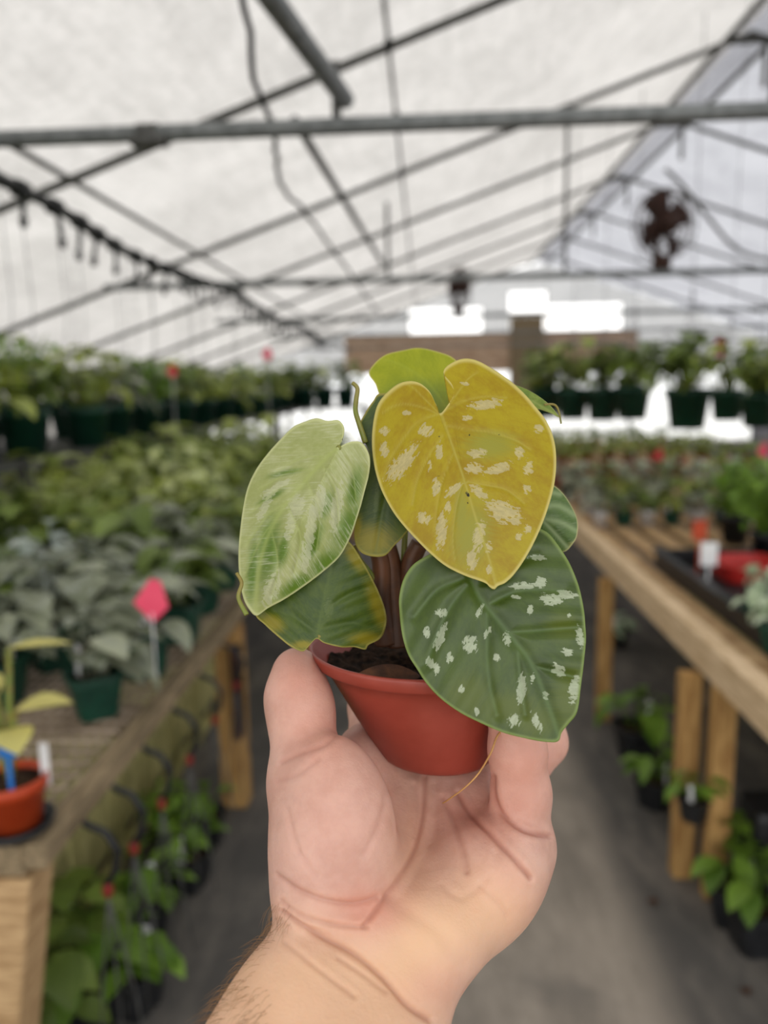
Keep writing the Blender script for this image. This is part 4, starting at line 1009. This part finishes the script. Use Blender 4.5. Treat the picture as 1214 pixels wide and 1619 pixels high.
# left bench, aisle side to wall side
rows = [(-0.76, 'aisle-side row'), (-1.02, 'second row'), (-1.28, 'third row'), (-1.54, 'fourth row'), (-1.82, 'innermost row')]
SPR = {0: ['silver', 'silver', 'dark', 'silver', 'dark', 'mid', 'dark', 'mid', 'dark', 'mid', 'dark', 'mid', 'dark'],
       1: ['silver', 'silver', 'silver', 'dark', 'silver', 'mid', 'lime', 'mid', 'dark', 'mid', 'mid', 'dark', 'mid'],
       2: ['silver', 'dark', 'white', 'white', 'mid', 'mid', 'lime', 'lime', 'mid', 'mid', 'dark', 'mid', 'mid'],
       3: ['silver', 'silver', 'mid', 'white', 'dark', 'mid', 'lime', 'mid', 'dark', 'mid', 'mid', 'dark', 'mid'],
       4: ['mid', 'silver', 'dark', 'mid', 'mid', 'dark', 'lime', 'mid', 'mid', 'dark', 'mid', 'mid', 'dark']}
DESC = {'silver': 'silvery dark green leafy plant', 'dark': 'dark green leafy plant', 'mid': 'mid green leafy plant', 'lime': 'pale lime variegated plant', 'white': 'white leaved plant', 'bush': 'bushy bright green plant', 'bright': 'glossy bright green plant', 'mint': 'pale mint leaved plant', 'strap': 'strap leaved green plant', 'basket': 'dark green leafy plant', 'yellow': 'pale yellow leaved plant'}
for ri, (x, rn) in enumerate(rows):
    y0 = 1.665 if ri == 0 else 1.76 - .035 * ri
    for j in range(13):
        y = y0 + j * (.245 + .01 * j)
        if y > 6.6: break
        sp = SPR[ri][j]; far = j / 12
        s = (1.0 + .55 * far) * (1.0 if ri < 2 else 1.18) * float(rng.uniform(.92, 1.1))
        plant('potted_plant', f'{DESC[sp]} on left bench, {rn}, {ORD[j]} from the near end' if j else f'{DESC[sp]} on left bench, {rn}, at the near end', (x + float(rng.uniform(-.025, .025)), y, HB), sp, 'square_green' if ri in (0, 1) and j < 4 else ('square_black' if j % 2 else 'square_green'), s, 1.0 if s < 1.3 else .8, None, 'plants on the left bench', None, ri < 2 or j % 3 == 0)

# pink card among the left plants
def flag_stake(px, py, Y, size, mat, label, colour, drop=.17):
    p = atY(px, py, Y); root = empty('price_flag', (p.x, p.y, p.z)); tag(root, label, 'flag', 'coloured price flags')
    MB().tube([(0, 0, -drop), (0, 0, -.3 * size)], .0016, 5).build('stick', M['white_tag'], root)
    flag_only(root, mat, size); return root
def flag_only(root, mat, size):
    w, hh = size * .40, size * .55; rot = Matrix.Rotation(.1, 4, 'Y') @ Matrix.Rotation(.3, 4, 'Z')
    V = [(-w, 0, -.12 * hh), (-.1 * w, 0, hh * .95), (.5 * w, 0, .85 * hh), (w, 0, -.3 * hh), (.15 * w, 0, -hh)]
    V2 = [rot @ Vector((a, -.001, c)) for a, b, c in V] + [rot @ Vector((a, .001, c)) for a, b, c in V]
    mb = MB(); mb.add(V2, [(4, 3, 2, 1, 0), (5, 6, 7, 8, 9)] + [(i, (i + 1) % 5, 5 + (i + 1) % 5, 5 + i) for i in range(5)]); mb.build('card', mat, root, False)
flag_stake(239, 949, 1.55, .09, M['pink_tag'], 'large pink diamond card standing among silvery plants on left bench', 'pink')
flag_stake(422, 560, 4.9, .085, M['pink_tag'], 'small pink card above the plants left of the yellow leaf', 'pink', .5)
flag_stake(272, 587, 4.3, .075, M['red_tag'], 'faded red card above the raised left shelf plants', 'red', .36)
flag_stake(1137, 549, 4.6, .13, M['pink_tag'], 'pink card standing high above the right side plants', 'pink')
flag_stake(1040, 722, 6.0, .13, M['red_tag'], 'red card above the far right bench plants', 'red')
flag_stake(996, 760, 5.2, .11, M['pink_tag'], 'pink card among the white tagged plants on right bench', 'pink')
flag_stake(1206, 713, 4.2, .09, M['pink_tag'], 'pinkish card at the right edge below the dark pots', 'pink')
flag_stake(1090, 790, 4.3, .07, M['lilac_tag'], 'lilac card beside the bushy green plant', 'lilac')

# near corner: yellow leaved plant in an orange pot
pz = atZ(14, 1312, HB + .012)
root = empty('potted_plant', (pz.x, pz.y + .02, HB + .0)); tag(root, 'pale yellow leaved plant in orange pot at the left bench corner', 'plant')
MB().lathe([(0, 0), (.05, 0), (.062, .008), (.066, .02), (.06, .02), (.055, .01)], 28).build('saucer', M['black_plastic'], root)
MB().lathe([(0, .012), (.044, .012), (.054, .078), (.059, .078), (.06, .1), (.055, .1), (.05, .08)], 32).build('pot', M['orange_pot'], root)
MB().lathe([(0, .092), (.053, .088)], 20).build('soil', M['soil_far'], root)
for (az, el, z, L, wd, dr) in ((.25, .35, .215, .095, .075, .5), (2.6, .5, .24, .11, .07, .7), (-.9, .25, .19, .09, .07, .6), (-2.2, .2, .2, .1, .07, .5), (.35, .12, .325, .1, .04, .25), (3.0, .1, .33, .1, .04, .3)):
    b = (.018 * math.cos(az), .018 * math.sin(az), z); mb = MB(); blade(mb, b, az, el, L, wd, 'ovate', dr, .6, .2)
    lf = mb.build('leaf', FOL['yellow'], root); MB().tube([(0, 0, .085), (b[0] * .4, b[1] * .4, z * .6), b], .005, 6).build('leaf_stalk', M['petiole'], lf)
mb = MB(); mb.box((-.018, -.001, .0), (.014, .001, .03)); mb.box((-.006, -.001, -.07), (.002, .001, 0)); t_ = mb.build('plant_tag', M['blue_tag'], root, False); t_.location = (.026, -.040, .155)
mb = MB(); mb.box((-.008, -.001, -.03), (.008, .001, .045)); t_ = mb.build('plant_tag', M['white_tag'], root, False); t_.location = (.052, .02, .105)

# black trays at the bench edge
for i, (px, py) in enumerate(((285, 1050), (335, 1010))):
    p = atZ(px, py, HB)
# raised shelf plants (left)
for ri, (x, rn) in enumerate(((-1.97, 'front row'), (-2.4, 'back row'))):
    for j in range(18):
        y = 2.3 + j * (.44 + .016 * j) + .2 * ri; sp = [['mid', 'strap', 'mid', 'dark', 'mid', 'silver', 'bush', 'dark'], ['mid', 'mid', 'dark', 'mid', 'bush', 'mid', 'mid', 'silver']][ri][j % 8]
        if y > 13.6: break
        plant('shelf_plant', f'{DESC[sp]} on raised left shelf, {rn}, {ORD[j]} from the camera', (x + float(rng.uniform(-.05, .05)), y, 1.19), sp, 'round_green', 1.6 + .25 * ri, 1.15, None, 'plants on the raised left shelf', None, False)

root = empty('raised_shelf', (-1.35, 10.6, 0)); tag(root, 'short raised shelf with plants far down the left side', 'shelf')
mb = MB(); mb.box((-.8, 0, 1.2), (.62, .6, 1.23)); mb.build('deck', M['dark_steel'], root, False)
for xx, yy in ((-.75, .05), (.57, .05), (-.75, .55), (.57, .55)):
    mb = MB(); post(mb, xx, yy, .05, .05, 0, 1.2); mb.build('support', M['dark_steel'], root, False)
for j, x in enumerate(np.arange(-2.0, -.8, .3)):
    plant('shelf_plant', f'{DESC[["mid", "dark"][j % 2]]} on the short far left shelf, {ORD[len(np.arange(-2.0, -.8, .3)) - 1 - j] if j < 3 else ["second", "nearest"][j - 3]} from the aisle', (x, 10.9, 1.23), ['mid', 'dark'][j % 2], 'round_green', 2.0, 1.1, None, 'plants on the short far left shelf', None, False)

# right bench rows
def rrow(y, xs, sp, pot, s, rowname, ps=1.0, tagw=True, dz=0.0):
    for j, x in enumerate(xs):
        plant('bench_plant', f'{DESC[sp if isinstance(sp, str) else sp[j % len(sp)]]}, {rowname}, {ORD[j] if j else "nearest the rail"}{" from rail" if j else ""}', (x, y + float(rng.uniform(-.03, .03)), HB - .012 + dz), sp if isinstance(sp, str) else sp[j % len(sp)], pot, s, ps, None, rowname, None, tagw)
rrow(4.12, np.arange(.93, 2.6, .26), ['silver', 'dark'], 'round_white', .62, 'front white pot row of right bench')
rrow(4.14, np.arange(1.06, 2.6, .26), ['dark', 'mid'], 'square_green', .66, 'front green pot row of right bench')
rrow(4.55, np.arange(.96, 2.7, .19), ['silver', 'mid'], 'round_white', .75, 'white pot row of right bench')
rrow(5.1, np.arange(.95, 2.7, .21), ['silver', 'dark'], 'square_black', .8, 'third row of right bench')
rrow(5.8, np.arange(.97, 2.8, .22), 'mint', 'round_terra', .95, 'fourth row of right bench')
rrow(6.7, np.arange(.97, 2.8, .2), 'mid', 'round_terra', .85, 'terracotta pot row of right bench', 1.1)
rrow(7.8, np.arange(.97, 2.8, .22), 'mid', 'round_terra', .85, 'far row of right bench', 1.1)
rrow(8.9, np.arange(.98, 2.8, .24), 'dark', 'round_terra', .85, 'farthest row of right bench', 1.1)
# black tray, red tray and the bushy plants
root = empty('seedling_tray', (1.06, 2.6, HB - .012)); tag(root, 'long black plastic tray just behind the pale right rail', 'tray')
mb = MB(); mb.box((-.09, -.95, 0), (1.0, .55, .008)); mb.build('base', M['black_plastic'], root, False)
mb = MB(); mb.box((-.11, -.95, 0), (-.09, .55, .075)); mb.box((-.11, .55, 0), (1.0, .57, .075)); mb.box((-.125, -.95, .067), (-.09, .57, .078)); mb.build('rim', M['black_plastic'], root, False)
root = empty('red_tray', (1.22, 2.93, HB)); tag(root, 'red plastic tray inside the black tray under the bushy plant', 'tray')
mb = MB(); mb.lathe([(0, 0), (.1, 0), (.115, .06), (.125, .06), (.125, .068), (.108, .068), (.096, .01), (0, .01)], 28, sq=5); mb.build('tray', M['red_plastic'], root, False)
for j, (x, y, s) in enumerate(((1.40, 3.15, 1.35), (1.66, 2.95, 1.35), (1.72, 3.45, 1.4), (1.44, 3.6, 1.3))):
    plant('bushy_plant', ['bushy bright green plant beside the red tray', 'bushy bright green plant cut by the right edge', 'bushy bright green plant behind the edge one', 'bushy bright green plant farthest from the red tray'][j], (x, y, HB), 'bush', 'round_black', s, .8, None, 'bushy green plants on right bench', None, False)
for j, (px, py, Y) in enumerate(((1190, 940, 2.25), (1214, 975, 2.1), (1200, 905, 2.5))):
    p = atY(px, py, Y); plant('mint_plant', ['pale mint leaved plant at the right edge behind the rail', 'pale mint leaved plant nearest the camera on right bench', 'pale mint leaved plant below the bushy plants'][j], (p.x + .03, Y, HB), 'mint', 'square_green', .8, .9, None, 'pale plants on right bench', None, True)
# orange flower pot label + white tag beside the bushy plant
def stake(px, py, Y, w, h, mat, label, name='plant_tag'):
    p = atY(px, py, Y); root = empty(name, (p.x, p.y, HB)); tag(root, label, 'tag')
    hh = p.z - HB
    mb = MB(); mb.box((-w / 2, -.001, hh - h / 2), (w / 2, .001, hh + h / 2)); mb.build('card', mat, root, False)
    mb = MB(); mb.box((-.004, -.001, 0), (.004, .001, hh - h / 2)); mb.build('stake', mat, root, False)
stake(1121, 876, 2.75, .06, .085, M['white_tag'], 'white tag standing between the red tray and bushy plant')
stake(1106, 838, 2.95, .055, .075, M['orange_pot'], 'orange tag standing in front of the bushy plant')

# raised row at right: hanging baskets under a rail
for j, (px, py, Y, sp) in enumerate(((862, 628, 6.3, 'basket'), (905, 630, 6.0, 'mid'), (953, 632, 5.8, 'basket'), (1000, 630, 5.6, 'basket'), (1087, 644, 4.6, 'basket'), (1150, 630, 4.3, 'mid'), (1200, 640, 3.9, 'basket'), (1250, 650, 3.6, 'mid'))):
    p = atY(px, py, Y); h = Y / 1216 * 56
    s = 1.9 if j < 5 else 1.35
    root = plant('hanging_basket', f'{DESC[sp]} in raised dark green basket at right, {ORD[j]} from the yellow leaf' if j else 'dark green leafy basket hanging next to the yellow leaf', (p.x, Y, p.z - h / 2 - .02), sp, 'round_green', s, 1.0, None, 'hanging baskets at right', j % 4, False)
    top = roof_z(p.x) - .06
    for k in range(3):
        w = 2 * PI * k / 3
        MB().tube([(.05 * math.cos(w), .05 * math.sin(w), .09), (0, 0, .42), (0, 0, (top - (p.z - h / 2)) / s)], .0012, 5).build('hanger_wire', M['dark_steel'], root)

# floor plants, right under the bench
for j, (px, py, Yz, sp, s) in enumerate(((975, 1000, 4.3, 'mint', 1.0), (1010, 1075, 2.95, 'bright', .95), (1100, 1235, 2.1, 'bright', .62), (1165, 1300, 2.0, 'bright', .8), (1200, 1370, 1.9, 'bright', .85), (1040, 1130, 2.6, 'bright', .7))):
    p = atY(px, py, Yz)
    lab = ['small pale plant in black pot on the floor behind the far bench leg', 'glossy green plant on the floor between the two right legs', 'small green plant in black pot at the near right leg', 'glossy bright green plant under right bench near the edge', 'lowest green plant at the right edge beneath the bench', 'low green plant just behind the near right leg'][j]
    plant('floor_plant', lab, (p.x, Yz, max(0, p.z - .12) if j == 2 else 0), sp, 'square_black', s * (1.35 if j in (1, 3, 4, 5) else 1), 1.0, None, 'plants on the floor at right', None, True)
for x, y, h, lab in ((p_[0], p_[1], p_[2], p_[3]) for p_ in ((.99, 2.1, .30, 'black upturned crate under the plant at the near right leg'),)):
    o = MB().lathe([(.09, 0), (.075, h - .02), (.07, h), (0, h)], 24, (x, y, 0), sq=6).build('crate', M['black_plastic'], None, False); tag(o, lab, 'crate')
# floor plants, left under the bench
for j, (px, py, sp, s) in enumerate(((300, 1400, 'bright', 1.0), (235, 1470, 'bright', 1.0), (330, 1330, 'bright', .9), (150, 1620, 'bright', 1.15), (215, 1590, 'bright', 1.1), (60, 1690, 'dark', 1.1), (265, 1345, 'bush', .7), (120, 1540, 'dark', 1.0))):
    p = atZ(px, py, 0)
    lab = ['bright green plant in black pot on floor beneath left bench middle', 'green plant in black pot second nearest under left bench', 'glossy plant with drooping leaves on floor by the left bench leg', 'big leaved bright green plant at the lower left', 'bright green plant with one large upright leaf at lower left', 'dark green plant at the bottom left corner', 'small bushy green plant against the olive wire panel', 'dark green plant beneath the hooks at lower left'][j]
    plant('floor_plant', lab, (p.x, p.y, 0), sp, 'square_black', s, 1.0, None, 'plants on the floor at left', None, True)
# fallen leaves on the path
for j, (px, py, m, lab) in enumerate(((1136, 1462, 'terra_pot', 'reddish fallen leaf on the dark cloth at right'), (1182, 1575, 'dead', 'small brown fallen leaf at the lower right floor'), (1040, 1430, 'dead', 'tiny brown leaf on the path near the right leg'))):
    p = atZ(px, py, 0.004); mb = MB(); blade(mb, (0, 0, .004), .6 + j, .25, .035, .028, 'ovate', .9, .5, .3); o = mb.build('fallen_leaf', M[m]); o.location = p; tag(o, lab, 'leaf', 'fallen leaves')
